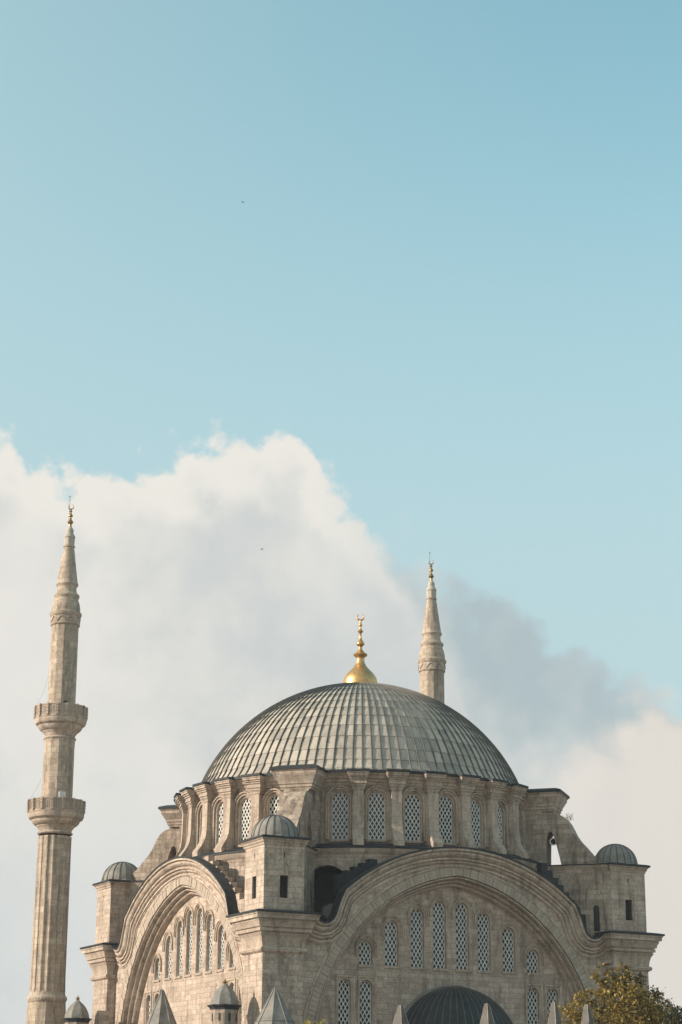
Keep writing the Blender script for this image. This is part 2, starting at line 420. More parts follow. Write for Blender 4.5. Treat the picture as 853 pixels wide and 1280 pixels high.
# ---- extrados line of the great arch (half), pointed inner arcs
def A(s): return 4.9 + sqrt(14.5 ** 2 - s * s)
half = [(s, A(s)) for s in [i * 9.4 / 22 for i in range(23)]] + [(9.72, 15.25), (9.92, 14.72), (10.06, 14.3), (10.25, 13.95), (10.55, 13.72), (10.9, 13.66), (11.25, 13.75), (11.5, 13.95), (11.7, 14.12), (12.0, 14.15), (12.3, 14.15)]
EXT = [(-x, z) for x, z in half[::-1]] + half[1:]
AC, AZC = 1.5, 4.5                              # centres of the pointed arch at (-+1.5, 4.5)
def pointed(R, zlow=None, n=34):
    """left springing -> apex -> right springing"""
    amax = math.acos(AC / R)
    right = [(-AC + R * cos(a), AZC + R * sin(a)) for a in [amax * i / n for i in range(n + 1)]]
    if zlow is not None: right = [(R - AC, zlow)] + right
    left = [(-x, z) for x, z in right]
    return left + right[::-1][1:]
FACES = [0, 1, 2, 3]                            # 0 = shaded front facade (-Y), 1 = sunlit side (-X)
FM = [RZ(-pi / 2 * k) for k in FACES]

def arch_loop(cx, w, z0, ztop, n=10, point=0.12):
    """arched opening, slightly pointed"""
    r = w / 2; zs = ztop - r * (1 + point)
    pts = [(cx - r, z0), (cx + r, z0)]
    for i in range(n + 1):
        a = pi * i / n
        pts.append((cx + r * cos(a), zs + r * (1 + point) * sin(a) ** 0.92 if 0 < i < n else zs))
    return pts

# spandrel wall
mb = MB()
top = [(x, z - 1.0) for x, z in EXT if abs(x) < 12.3]
outer = [(-12.55, G), (-12.55, 13.0)] + top + [(12.55, 13.0), (12.55, G)]
inner = pointed(13.75, G)
mb.poly([outer + [(12.2501, G)] + inner[::-1] + [(-12.2501, G)]], -14.8, -14.2)
me_wall = mb.mesh('facade_wall', 'stone')
# arch cornice
mb = MB()
mb.sweep(EXT, [(0.0, 14.75), (0.0, 15.5), (.20, 15.5), (.22, 15.40), (.27, 15.30), (.30, 15.38), (.40, 15.37), (.50, 15.30), (.58, 15.18), (.62, 15.06), (.66, 15.06), (.68, 15.18), (.80, 15.18), (.82, 15.04), (.86, 15.0), (.90, 15.08), (.98, 15.06), (1.04, 14.98), (1.08, 14.88), (1.13, 14.86), (1.15, 14.96), (1.28, 14.96), (1.31, 14.88), (1.36, 14.86), (1.36, 14.75)])
me_corn = smoothed(mb.mesh('arch_cornice', 'trim'), 22)
mb = MB(); mb.sweep(EXT, [(-.075, 14.7), (-.06, 15.56), (.05, 15.56), (.05, 15.52), (-.01, 15.5), (-.01, 14.7)])
me_lcap = smoothed(mb.mesh('lead_capping', 'lead_dark'), 35)
# archivolt ring
mb = MB()
mb.sweep(pointed(13.12, G), [(0, 14.3), (0, 14.70), (.03, 14.62), (.06, 14.76), (.14, 14.78), (.18, 14.70), (.19, 14.40), (.24, 14.32), (.28, 14.44), (.36, 14.46), (.41, 14.38), (.42, 14.12), (.47, 14.04), (.50, 14.12), (.58, 14.12), (.64, 14.02), (.66, 13.82), (.69, 13.78), (.69, 13.3), (0, 13.3)])
me_ring = smoothed(mb.mesh('archivolt', 'trim'), 22)
# outer thin roll outside voussoirs
mb = MB(); mb.sweep(pointed(13.95, G), [(0, 14.75), (0, 14.84), (.06, 14.88), (.14, 14.88), (.19, 14.84), (.19, 14.75)])
me_roll = smoothed(mb.mesh('arch_roll', 'trim'), 40)
# tympanum with window openings
WX = [(.93, 15.85), (2.72, 15.27), (4.78, 14.33), (6.81, 12.88)]
LW = [(6.75, 10.2), (8.4, 10.2)]
wins = [(sx * x, 1.16, 11.12, zt) for x, zt in WX for sx in (-1, 1)]
lows = [(sx * x, 1.05, 6.6, zt) for x, zt in LW for sx in (-1, 1)]
mb = MB(); mb.poly([pointed(12.62, G)] + [arch_loop(*q) for q in wins + lows], -13.7, -13.3)
me_tymp = mb.mesh('tympanum', 'stone')
# voussoir: one block, rotated about the arc centre
NV = 62; amax = math.acos(AC / 13.43); da = amax / NV; gp = .0007
def vblock(out):
    mb = MB(); p = []
    for o in (14.25, out):
        for a, r in ((gp - .5 * da, 13.13), (gp - .5 * da, 13.74), (.5 * da - gp, 13.74), (.5 * da - gp, 13.13)):
            p.append((r * cos(a), -o, r * sin(a)))
    mb.hexa(p); return mb.mesh('voussoir', 'voussoir')
vmesh = [vblock(14.83 + .012 * i) for i in range(5)]

# ---- windows
def lattice_mesh(w, z0, zt, dx, dz, bar, y0, y1, name='lattice', border=.05):
    lp = arch_loop(0, w, z0, zt, 14); r = w / 2; zs = zt - r * 1.12
    def inside(x, z):
        if abs(x) > r or z < z0: return False
        return z <= zs or ((z - zs) / 1.12) ** 2 + x * x <= r * r
    mb = MB(); k = dz / dx
    n = int((zt - z0 + w * k) / dz) + 3
    for sgn in (-1, 1):
        for i in range(-2, n):
            zc = z0 + (i - .2) * dz
            L = [t / 60 * w - r for t in range(61) if inside(t / 60 * w - r, zc + sgn * k * (t / 60 * w - r))]
            if len(L) < 2: continue
            xa, xb = min(L), max(L); za, zb = zc + sgn * k * xa, zc + sgn * k * xb
            d = Vector((xb - xa, zb - za)).normalized(); nn = Vector((-d.y, d.x)) * bar / 2
            off = 0.012 if sgn > 0 else 0
            mb.hexa([(xa - nn.x, y0 - off, za - nn.y), (xb - nn.x, y0 - off, zb - nn.y), (xb + nn.x, y0 - off, zb + nn.y), (xa + nn.x, y0 - off, za + nn.y),
                     (xa - nn.x, y1 - off, za - nn.y), (xb - nn.x, y1 - off, zb - nn.y), (xb + nn.x, y1 - off, zb + nn.y), (xa + nn.x, y1 - off, za + nn.y)])
    mb.sweep(lp[::-1], [(0, -y1 + .01), (border, -y1 + .01), (border, -y0 - .01), (0, -y0 - .01)], True)
    return mb.mesh(name, 'lattice')
def pane_mesh(w, z0, zt, y):
    mb = MB(); mb.poly([arch_loop(0, w, z0, zt, 14)], y, y + .03); return mb.mesh('pane', 'glass')
def hood_mesh(w, z0, zt, out, gap=.10, wd=.19, pr=.15, foot=None):
    r = w / 2; zs = zt - r * 1.12; R = r + gap + wd
    f = zs - .5 if foot is None else foot
    path = [(-R, f)] + [(-R * cos(pi * i / 16), zs + R * 1.1 * sin(pi * i / 16)) for i in range(17)] + [(R, f)]
    mb = MB(); mb.sweep(path, [(0, out - .02), (0, out + pr * .8), (.04, out + pr), (wd * .4, out + pr), (wd * .5, out + pr * .45), (wd * .62, out + pr * .4), (wd * .7, out + pr * .65), (wd, out + pr * .55), (wd, out - .02)])
    return smoothed(mb.mesh('hood_mould', 'trim'), 25)
def sill_mesh(w, z0, y0, y1):
    mb = MB(); mb.box(-w / 2 - .06, w / 2 + .06, y0, y1, z0 - .10, z0 + .06); return mb.mesh('sill', 'trim')
def tymp_window(k, q, low=False):
    cx, w, z0, zt = q; key = (w, z0, zt)
    if key not in tw_cache:
        fr = MB()
        lp = arch_loop(0, w + .02, z0 - .01, zt + .01, 14)
        fr.sweep(lp[::-1], [(0, 13.70), (.055, 13.66), (.055, 13.42), (0, 13.42)], True)
        tw_cache[key] = (fr.mesh('window', 'trim'), lattice_mesh(w - .1, z0 + .05, zt - .05, .31, .50, .056, -13.43, -13.38), pane_mesh(w + .1, z0 - .05, zt + .05, -13.35),
                         None if low else hood_mesh(w, z0, zt, 13.7), sill_mesh(w, z0, -13.80, -13.46))
    fm, lm, pm, hm, sm = tw_cache[key]
    mw = FM[k] @ T(cx, 0, 0)
    o = link('window', fm, mosque, mw)
    link('lattice', lm, o, mw); link('pane', pm, o, mw); link('sill', sm, o, mw)
    if hm: link('hood_mould', hm, o, mw)
    if low:
        R = w / 2 + .2
        if 'rect' not in tw_cache:
            mb = MB(); mb.sweep([(-R, 6.5), (-R, 10.42), (R, 10.42), (R, 6.5)], [(0, 13.68), (0, 13.78), (.08, 13.79), (.14, 13.74), (.14, 13.68)]); tw_cache['rect'] = mb.mesh('surround', 'trim')
        link('surround', tw_cache['rect'], o, mw)
tw_cache = {}
# ---- stepped parapet behind the arch, lead facing under its lowest steps
def ext_z(x):
    x = abs(x)
    for (xa, za), (xb, zb) in zip(half, half[1:]):
        if xa <= x <= xb: return za + (zb - za) * (x - xa) / (xb - xa)
    return 14.15
def line_z(x): return 19.0 - .587 * (abs(x) - 3.9)
def facing_mesh(sg):
    xs = [6.5 + i * .2 for i in range(26)]
    lo_ = [(sg * x, ext_z(x) - .1) for x in xs]; hi_ = [(sg * x, max(ext_z(x) - .05, line_z(x) - .62)) for x in xs]
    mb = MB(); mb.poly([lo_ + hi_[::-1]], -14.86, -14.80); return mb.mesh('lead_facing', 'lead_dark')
me_face = [facing_mesh(-1), facing_mesh(1)]
for k in FACES:
    wall = link('facade_wall', me_wall, mosque, FM[k])
    link('arch_cornice', me_corn, mosque, FM[k]); link('lead_capping', me_lcap, mosque, FM[k])
    link('archivolt', me_ring, mosque, FM[k]); link('arch_roll', me_roll, mosque, FM[k])
    link('tympanum', me_tymp, mosque, FM[k])
    if k > 1: continue
    for q in wins: tymp_window(k, q)
    for q in lows: tymp_window(k, q, True)
    for sg in (1, -1):
        for i in range(NV):
            a = (i + .5) * da
            if AZC + 13.4 * sin(a) < 6.5: continue
            if sg > 0: mw = FM[k] @ T(-AC, 0, AZC) @ Matrix.Rotation(-a, 4, 'Y')
            else: mw = FM[k] @ T(AC, 0, AZC) @ Matrix.Rotation(-(pi - a), 4, 'Y')
            link('voussoir', vmesh[random.randrange(5)], wall, mw)
    for sg in (-1, 1):
        if k == 1: link('lead_facing', me_face[(sg + 1) // 2], mosque, FM[k])
        for i in range(9):
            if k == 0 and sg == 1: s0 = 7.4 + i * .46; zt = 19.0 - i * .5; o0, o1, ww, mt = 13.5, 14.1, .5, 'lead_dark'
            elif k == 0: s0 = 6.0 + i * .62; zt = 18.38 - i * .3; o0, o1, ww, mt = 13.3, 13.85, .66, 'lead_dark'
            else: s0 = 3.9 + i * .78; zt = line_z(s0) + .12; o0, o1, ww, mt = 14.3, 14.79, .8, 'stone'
            if k == 0 and sg == -1 and i > 4: continue
            mb = MB(); x0, x1 = sorted((sg * s0, sg * (s0 + ww)))
            mb.box(x0, x1, -o1 - .002 * i, -o0 + .002 * i, max(13.4, zt - (.8 if s0 < 6 else 1.5)), zt)
            link('parapet_step', mb.mesh('parapet_step', mt), mosque, FM[k])

# ---- corner piers and towers
PH = 1.5
mb = MB(); mb.tube([(1.70, 0, 19.22), (1.62, 0, 19.28)] + [(1.59 * cos(a), 0, 19.3 + 1.51 * sin(a)) for a in [pi / 2 * i / 10 for i in range(1, 11)]], .042, 6)
me_droll = smoothed(mb.mesh('lead_roll', 'lead_seam'), 60)
TOWERS = [((-14, -14), ('X', 'Y')), ((14, -14), ('Y',)), ((-14, 14), ()), ((14, 14), ())]
base_prof = [(0, 11.5), (.10, 11.55), (.20, 11.62), (.23, 11.74), (.17, 11.86), (.06, 11.9), (.06, 11.98), (.09, 12.25), (.17, 12.55), (.32, 12.78), (.26, 12.82), (.26, 12.87), (.42, 12.88), (.42, 13.06), (.36, 13.08), (.36, 13.13), (.48, 13.16), (.52, 13.36), (.64, 13.58), (.60, 13.62), (.60, 13.67), (.78, 13.68), (.78, 13.90), (.84, 13.93), (.86, 14.1)]
for (tx, ty), wsides in TOWERS:
    mb = MB(); mb.sqlathe([(0, G), (0, 11.6)], (tx, ty), PH, PH)
    pier = link('corner_pier', mb.mesh('corner_pier', 'stone'), mosque)
    mb = MB(); mb.sqlathe(base_prof, (tx, ty), PH, PH); link('pier_cornice', smoothed(mb.mesh('pier_cornice', 'trim'), 20), pier)
    mb = MB(); mb.sqlathe([(.84, 14.06), (.93, 14.04), (.93, 14.17), (.5, 14.26), (-.02, 14.34)], (tx, ty), PH, PH); link('lead_ledge', mb.mesh('lead_ledge', 'lead_dark'), pier)
    # tower walls: two through walls, two between
    sx, sy = (1 if tx > 0 else -1), (1 if ty > 0 else -1)
    win = [(-.31, 15.12), (.31, 15.12), (.31, 16.6), (-.31, 16.6)]
    slit = [(-.06, 17.8), (.06, 17.8), (.06, 18.13), (-.06, 18.13)]
    mb = MB()
    sq = [(-PH, 14.2), (PH, 14.2), (PH, 18.62), (-PH, 18.62)]
    lo = [sq, slit] + ([win] if 'Y' in wsides else [])
    mb.poly(lo, -PH, -PH + .35); mb.poly([sq], PH - .35, PH)
    sq2 = [(-PH + .352, 14.2), (PH - .352, 14.2), (PH - .352, 18.62), (-PH + .352, 18.62)]
    tmp = MB(); tmp.poly([sq2, slit] + ([win] if 'X' in wsides else []), -PH, -PH + .35)
    n0 = len(mb.v); mb.v += [(y, -x, z) for x, y, z in tmp.v]; mb.f += [tuple(n0 + i for i in f) for f in tmp.f]
    tmp = MB(); tmp.poly([sq2], PH - .35, PH)
    n0 = len(mb.v); mb.v += [(y, -x, z) for x, y, z in tmp.v]; mb.f += [tuple(n0 + i for i in f) for f in tmp.f]
    tower = link('corner_tower', mb.mesh('corner_tower', 'stone'), mosque, T(tx, ty, 0))
    mb = MB(); mb.sqlathe([(-.8, 14.3), (-.8, 18.6)], (0, 0), PH, PH); link('core', mb.mesh('core', 'interior'), tower, T(tx, ty, 0))
    for sd in wsides:
        mw = T(tx, ty, 0) @ (RZ(-pi / 2) if sd == 'X' else Matrix.Identity(4))
        mb = MB()
        for i in range(4): x = -.31 + .62 * (i + .5) / 4; mb.box(x - .018, x + .018, -PH + .10, -PH + .14, 15.1, 16.62)
        for i in range(8): z = 15.12 + 1.48 * (i + .5) / 8; mb.box(-.32, .32, -PH + .141, -PH + .17, z - .016, z + .016)
        link('window_grille', mb.mesh('window_grille', 'iron'), tower, mw)
    mb = MB(); mb.sqlathe([(0, 18.55), (.05, 18.6), (.07, 18.72), (.14, 18.78), (.17, 18.9), (.26, 18.98), (.27, 19.08)], (0, 0), PH, PH)
    link('cornice', smoothed(mb.mesh('cornice', 'trim'), 30), tower, T(tx, ty, 0))
    mb = MB(); mb.sqlathe([(.25, 19.02), (.33, 19.02), (.33, 19.15), (.1, 19.22)], (0, 0), PH, PH); link('lead_ledge', mb.mesh('lead_ledge', 'lead_dark'), tower, T(tx, ty, 0))
    mb = MB()
    mb.lathe([(1.72, 19.18), (1.66, 19.24)] + [(1.58 * cos(a), 19.3 + 1.5 * sin(a)) for a in [pi / 2 * i / 10 for i in range(11)]], 64)
    link('dome', smoothed(mb.mesh('dome', 'lead_small'), 25), tower, T(tx, ty, 0))
    for i in range(18): link('lead_roll', me_droll, tower, T(tx, ty, 0) @ RZ(2 * pi * i / 18))
    # diagonal wall from tower to drum
    ang = atan2(-ty, -tx)
    R0 = T(tx, ty, 0) @ RZ(ang)              # local +x points to the dome axis
    HWd = 2.10 if (tx, ty) == (14, -14) else 1.0
    mb = MB(); mb.box(0, 5.6, -HWd, HWd, 12, 18.6)
    dw = link('buttress_wall', mb.mesh('buttress_wall', 'stone_old'), mosque, R0)
    mb = MB()
    prof = [(0, 18.5), (.06, 18.6), (.08, 18.72), (.15, 18.8), (.2, 18.95), (.24, 19.05)]
    for s2 in (-1, 1):
        mb.quadstrip([[(x, s2 * (HWd + o), z) for o, z in prof] for x in (.2, 5.6)])
    link('cornice', smoothed(mb.mesh('cornice', 'trim'), 30), dw, R0)
    mb = MB(); mb.box(.25, 5.6, -HWd - .3, HWd + .3, 19.05, 19.13); link('lead_ledge', mb.mesh('lead_ledge', 'lead_dark'), dw, R0)
    mb = MB()                                # dark panel painted for the shade in a narrow arched door opening
    s2 = -1 if (tx, ty) == (14, -14) else 1
    tmp = MB(); tmp.poly([arch_loop(1.15, .42, 14.3, 16.15, 8)], HWd - .02, HWd + .06)
    mb.v = [(x, -abs(y) if tx < 0 else abs(y), z) for x, y, z in tmp.v]; mb.f = tmp.f
    link('doorway', mb.mesh('doorway', 'iron'), dw, R0)

# ---- roof deck in the valleys, dark core
mb = MB(); mb.box(-13.2, 13.2, -13.2, 13.2, 12.0, 13.5); link('roof_deck', mb.mesh('roof_deck', 'lead_dark'), mosque)

# ---- drum base (round) with two relieving arches
uv_r.update({'drum_base': 14.3, 'drum_ledge': 14.3, 'drum_cornice': 13.5})
NB_ = 144; RB = 14.25
niches = [radians(-127.4), radians(-142.6)]
mb = MB()
def in_niche(a0, a1): return any(min(a0, a1) > c - .118 and max(a0, a1) < c + .118 for c in niches)
for i in range(NB_):
    a0 = -pi + 2 * pi * i / NB_; a1 = -pi + 2 * pi * (i + 1) / NB_
    am = (a0 + a1) / 2; zs = [17.9 if min(abs(cos(am)), abs(sin(am))) * RB < 4.6 else 13.0, 18.9]
    if in_niche(a0, a1): zs = [18.4, 18.9]
    p = [(RB * cos(a), RB * sin(a), z) for z in zs for a in (a0, a1)]
    b = len(mb.v); mb.v += p; mb.f.append((b, b + 1, b + 3, b + 2))
me = mb.mesh('drum_base', 'stone', uv='cyl', fix=False); link('drum_base', me, mosque)
for c in niches:
    mw = RZ(c + pi / 2)
    mb = MB(); mb.poly([[(-1.85, 13.3), (1.85, 13.3), (1.85, 18.5), (-1.85, 18.5)], arch_loop(0, 3.2, 13.35, 18.05, 20, .0)], -14.33, -13.9)
    nw = link('relieving_arch', mb.mesh('relieving_arch', 'stone'), mosque, mw)
    mb = MB(); path = [(-1.6 * 1.0 * cos(pi * i / 20) * 1.18, 16.45 + 1.6 * 1.18 * sin(pi * i / 20)) for i in range(21)]
    mb.sweep(path, [(0, 14.3), (0, 14.39), (.24, 14.39), (.24, 14.3)]); link('voussoir_ring', mb.mesh('voussoir_ring', 'trim'), nw, mw)
    mb = MB(); n_ = 14                        # barrel of lead behind the arch
    rings = [[(-1.6 * cos(pi * i / n_), y, 16.4 + 1.6 * sin(pi * i / n_)) for i in range(n_ + 1)] for y in (-13.92, -11.6)]
    mb.quadstrip(rings); mb.box(-1.7, 1.7, -11.6, -11.5, 13, 18.2); link('lead_vault', mb.mesh('lead_vault', 'lead_dark', fix=False), nw, mw)
mb = MB(); mb.lathe([(RB - .3, 18.6), (RB, 18.62), (RB + .05, 18.7), (RB + .07, 18.82), (RB + .16, 18.9), (RB + .2, 19.02), (RB + .28, 19.12), (RB + .3, 19.26)], 144)
link('drum_ledge', smoothed(mb.mesh('drum_ledge', 'trim', uv='cyl'), 30), mosque)
mb = MB(); mb.lathe([(RB + .28, 19.25), (RB + .36, 19.25), (RB + .36, 19.36), (RB - .1, 19.62), (12.9, 19.75)], 144)
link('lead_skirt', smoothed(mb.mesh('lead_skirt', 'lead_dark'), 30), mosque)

# ---- drum bays
STEP = radians(90 / 7.875)                    # 11.43 degrees
RW = 13.2; hw = RW * tan(STEP / 2)
mb = MB(); mb.poly([[(-hw, 19.4), (hw, 19.4), (hw, 24.3), (-hw, 24.3)], arch_loop(0, 1.28, 20.0, 23.45, 14)], -RW, -RW + .45)
me_bay = mb.mesh('drum_wall', 'stone_old')
me_dl = lattice_mesh(1.2, 20.04, 23.41, .30, .50, .064, -RW + .20, -RW + .26)
me_dp = pane_mesh(1.4, 19.9, 23.5, -RW + .32)
mb = MB(); mb.sweep(arch_loop(0, 1.30, 19.99, 23.46, 14)[::-1], [(0, RW + .01), (.06, RW - .04), (.06, RW - .28), (0, RW - .28)], True); me_df = mb.mesh('window', 'trim')
me_dh = hood_mesh(1.28, 20, 23.45, RW, .10, .27, .26, 20.0)
mb = MB(); mb.box(-.72, .72, -RW - .16, -RW + .25, 19.86, 20.03); me_ds = mb.mesh('sill', 'trim')
# pilaster: extruded side profile, capital above
def pilaster():
    mb = MB()
    prof = [(12.9, 19.45), (14.52, 19.45), (14.54, 19.75), (14.42, 19.95), (14.2, 20.2), (14.02, 20.5), (13.9, 20.85), (13.82, 21.3), (13.79, 21.8), (13.78, 23.65), (12.9, 23.65)]
    mb.poly([prof], -.38, .38, lambda x, y, z: (y, -x, z))
    def blk(r, h, z0, z1): mb.box(-h, h, -r, -12.9, z0, z1)
    cp = [(13.82, .47, 23.5, 23.66), (13.86, .5, 23.66, 23.74), (13.92, .55, 23.74, 23.9), (14.0, .6, 23.9, 24.02), (13.97, .58, 24.02, 24.2), (14.06, .64, 24.2, 24.34), (14.16, .7, 24.34, 24.46), (14.28, .76, 24.46, 24.6), (14.34, .80, 24.6, 24.76)]
    for q in cp: blk(*q)
    return mb.mesh('pilaster', 'trim')
me_pil = pilaster()
mb = MB(); mb.box(-.84, .84, -14.43, -12.9, 24.70, 24.86); me_pl = mb.mesh('lead_cap', 'lead_dark')
for quad in range(4):
    base = radians(-90 + 90 * quad)
    for i in range(-3, 4):
        mw = RZ(base + i * STEP + pi / 2)
        dw = link('drum_wall', me_bay, mosque, mw)
        o = link('window', me_df, mosque, mw)
        if quad in (0, 3, 2): 
            link('lattice', me_dl, o, mw); link('sill', me_ds, o, mw); link('hood_mould', me_dh, o, mw)
        link('pane', me_dp, o, mw)
    for i in range(-3, 3):
        mw = RZ(base + (i + .5) * STEP + pi / 2)
        o = link('pilaster', me_pil, mosque, mw); link('lead_cap', me_pl, o, mw)
mb = MB(); mb.lathe([(13.0, 23.85), (13.26, 23.9), (13.3, 24.05), (13.42, 24.12), (13.44, 24.25), (13.56, 24.34), (13.62, 24.5), (13.78, 24.6), (13.86, 24.78), (13.0, 24.8)], 168)
link('drum_cornice', smoothed(mb.mesh('drum_cornice', 'trim', uv='cyl'), 30), mosque)
mb = MB(); mb.lathe([(13.84, 24.68), (13.97, 24.68), (13.97, 24.87), (13.4, 25.0), (12.6, 25.05)], 168)
link('lead_skirt', smoothed(mb.mesh('lead_skirt', 'lead_dark'), 30), mosque)

# ---- diagonal buttresses of the drum
prof = [(12.8, 19.2), (14.78, 19.2), (14.82, 20.6), (14.86, 21.3), (14.95, 21.66), (15.10, 21.84), (15.26, 21.72), (15.42, 21.35), (15.62, 20.6), (15.95, 19.2), (18.75, 19.2), (18.6, 19.7),
        (18.15, 20.1), (17.6, 20.72), (17.2, 21.2), (16.9, 21.62), (16.7, 22.05), (16.5, 22.45), (16.25, 22.8), (15.9, 23.05), (15.5, 23.18), (15.42, 23.5), (12.8, 23.5)]
mb = MB(); mb.poly([prof], -.92, .92, lambda x, y, z: (y, -x, z)); me_but = mb.mesh('buttress', 'stone_old')
mb = MB(); mb.box(-1.12, 1.12, -14.55, -12.7, 19.25, 23.52); me_but2 = mb.mesh('pier_block', 'stone_old')
mb = MB(); mb.sqlathe([(0, 23.3), (.03, 23.42), (.1, 23.46), (.12, 23.62), (.2, 23.68), (.22, 23.85), (.3, 23.95), (.42, 24.2), (.5, 24.3), (.52, 24.5), (.6, 24.56), (.62, 24.72)], (0, -14.1), 1.1, 1.38)
me_bc = smoothed(mb.mesh('buttress_cornice', 'trim'), 30)
mb = MB(); mb.sqlathe([(.6, 24.64), (.69, 24.64), (.69, 24.82), (.2, 25.0)], (0, -14.1), 1.1, 1.38); me_bl = mb.mesh('lead_cap', 'lead_dark')
for k in range(4):
    mw = RZ(radians(-135 + 90 * k) + pi / 2)
    o = link('drum_buttress', me_but, mosque, mw); link('pier_block', me_but2, o, mw); link('buttress_cornice', me_bc, o, mw); link('lead_cap', me_bl, o, mw)

# ---- main dome: lead sheets and rolls
DZ, DRH, DRV = 20.65, 13.38, 13.2
NG = 112
ELS = [17.2, 20.2, 23.6, 27.8, 33, 38, 43, 47.8, 52.6, 58, 64, 71, 79, 86]
def dome_r(e):
    e = radians(e); r, z = DRH * cos(e), DZ + DRV * sin(e)
    f = max(0., (25.9 - z) / 1.2); r += .55 * f * f * .8      # bell-cast foot
    return r, z
mb = MB(); mb.lathe([(dome_r(e)[0] - .06, dome_r(e)[1] - .05) for e in [16.5 + i * 3.5 for i in range(21)]] + [(.05, DZ + DRV - .05)], 112)
dome = link('main_dome', smoothed(mb.mesh('main_dome', 'lead_seam'), 60), mosque)
dome['label'] = 'broad grey lead dome with raised rolls'
sheets = []
dga = 2 * pi / NG
for row in range(len(ELS) - 1):
    e0, e1 = ELS[row], ELS[row + 1]; lip = .05
    mb = MB(); rings = []
    nn = 3
    for t in range(nn + 1):
        e = e0 + (e1 - e0) * t / nn; r, z = dome_r(e)
        off = lip * (1 - t / nn) + .006
        r += off * cos(radians(e)); z += off * sin(radians(e)) - (.012 if t == 0 else 0)
        ring = []
        for a in (-.5, -.17, .17, .5):
            aa = a * dga * .985; ring.append((r * cos(aa), r * sin(aa), z))
        rings.append(ring)
    mb.quadstrip(rings)
    r0, z0 = dome_r(e0)                       # little lower lip
    lipr = [((r0 - .02) * cos(a * dga * .985), (r0 - .02) * sin(a * dga * .985), z0 - .02) for a in (-.5, -.17, .17, .5)]
    mb.quadstrip([lipr, rings[0]])
    sheets.append(mb)
sheet_me = [smoothed(s_.mesh('lead_sheet', 'lead', fix=False), 30) for s_ in sheets]
front = atan2(CAM.y, CAM.x)
cand = []
for row in range(len(sheets)):
    for gidx in range(NG):
        a = gidx * dga; dd = abs((a - front + pi) % (2 * pi) - pi)
        e = radians((ELS[row] + ELS[row + 1]) / 2)
        face = cos(dd) * cos(e) * .985 - sin(e) * .17
        area = (ELS[row + 1] - ELS[row]) * cos(e) * max(0, face)
        cand.append((area, row, gidx))
cand.sort(reverse=True)
for area, row, gidx in cand[:300]: link('lead_sheet', sheet_me[row], dome, RZ(gidx * dga))
mb = MB(); tones = []
for area, row, gidx in cand[300:]:
    a = gidx * dga; b0 = len(mb.v); s_ = sheets[row]; tv = random.random()
    mb.v += [(x * cos(a) - y * sin(a), x * sin(a) + y * cos(a), z) for x, y, z in s_.v]
    mb.f += [tuple(b0 + i for i in f) for f in s_.f]; tones += [tv] * len(s_.v)
me = mb.mesh('lead_sheet', 'lead', fix=False); smoothed(me, 30)
at = me.attributes.new('tone', 'FLOAT', 'POINT'); at.data.foreach_set('value', tones)
o = link('lead_sheets', me, dome); o['kind'] = 'stuff'
mb = MB(); rings = []
for i in range(41):
    e = 17.0 + (87 - 17) * i / 40; r, z = dome_r(e); er = radians(e)
    ring = []
    wv = .07 * max(.5, cos(er) ** .5)
    for t in range(6):
        b_ = pi * t / 5; hh = -.02 + .155 * sin(b_); ww = wv * cos(b_)
        ring.append(((r + hh * cos(er)), ww, z + hh * sin(er)))
    rings.append(ring)
mb.quadstrip(rings); mb.cap(rings[0])
me_roll2 = smoothed(mb.mesh('lead_roll', 'lead_seam'), 50)
for gidx in range(NG): link('lead_roll', me_roll2, dome, RZ((gidx + .5) * dga))
# ---- gilded finial
def crescent(r, t, gap=50):
    mb = MB(); n = 28; pts = []; rad = []
    for i in range(n + 1):
        a = radians(90 + gap / 2 + (360 - gap) * i / n); u = i / n
        pts.append((r * cos(a), 0, r * sin(a))); rad.append(max(.012, t * sin(pi * u) ** .7))
    mb.tube(pts, rad, 8); return mb
fp = [(1.5, 33.55), (1.42, 33.9), (1.36, 34.1), (1.35, 34.35), (1.28, 34.62), (1.08, 34.95), (.84, 35.2), (.62, 35.42), (.45, 35.66), (.35, 35.9), (.32, 36.2), (.36, 36.32), (.54, 36.44), (.57, 36.52), (.52, 36.6), (.30, 36.72), (.26, 36.82), (.16, 36.95), (.13, 37.15), (.22, 37.25), (.33, 37.36), (.34, 37.42), (.28, 37.54), (.17, 37.7), (.10, 37.9), (.08, 38.25), (.15, 38.33), (.23, 38.43), (.15, 38.54), (.09, 38.62), (.08, 38.82), (.15, 38.92), (.16, 38.97), (.09, 39.06), (.07, 39.36), (.01, 39.4)]
mb = MB(); mb.lathe(fp, 32); fin = link('finial', smoothed(mb.mesh('finial', 'gold'), 50), mosque); fin['label'] = 'gilded onion finial with stacked balls and crescent'
cm = crescent(.26, .075); link('crescent', smoothed(cm.mesh('crescent', 'gold'), 60), fin, T(0, 0, 39.62) @ RZ(-YAW))

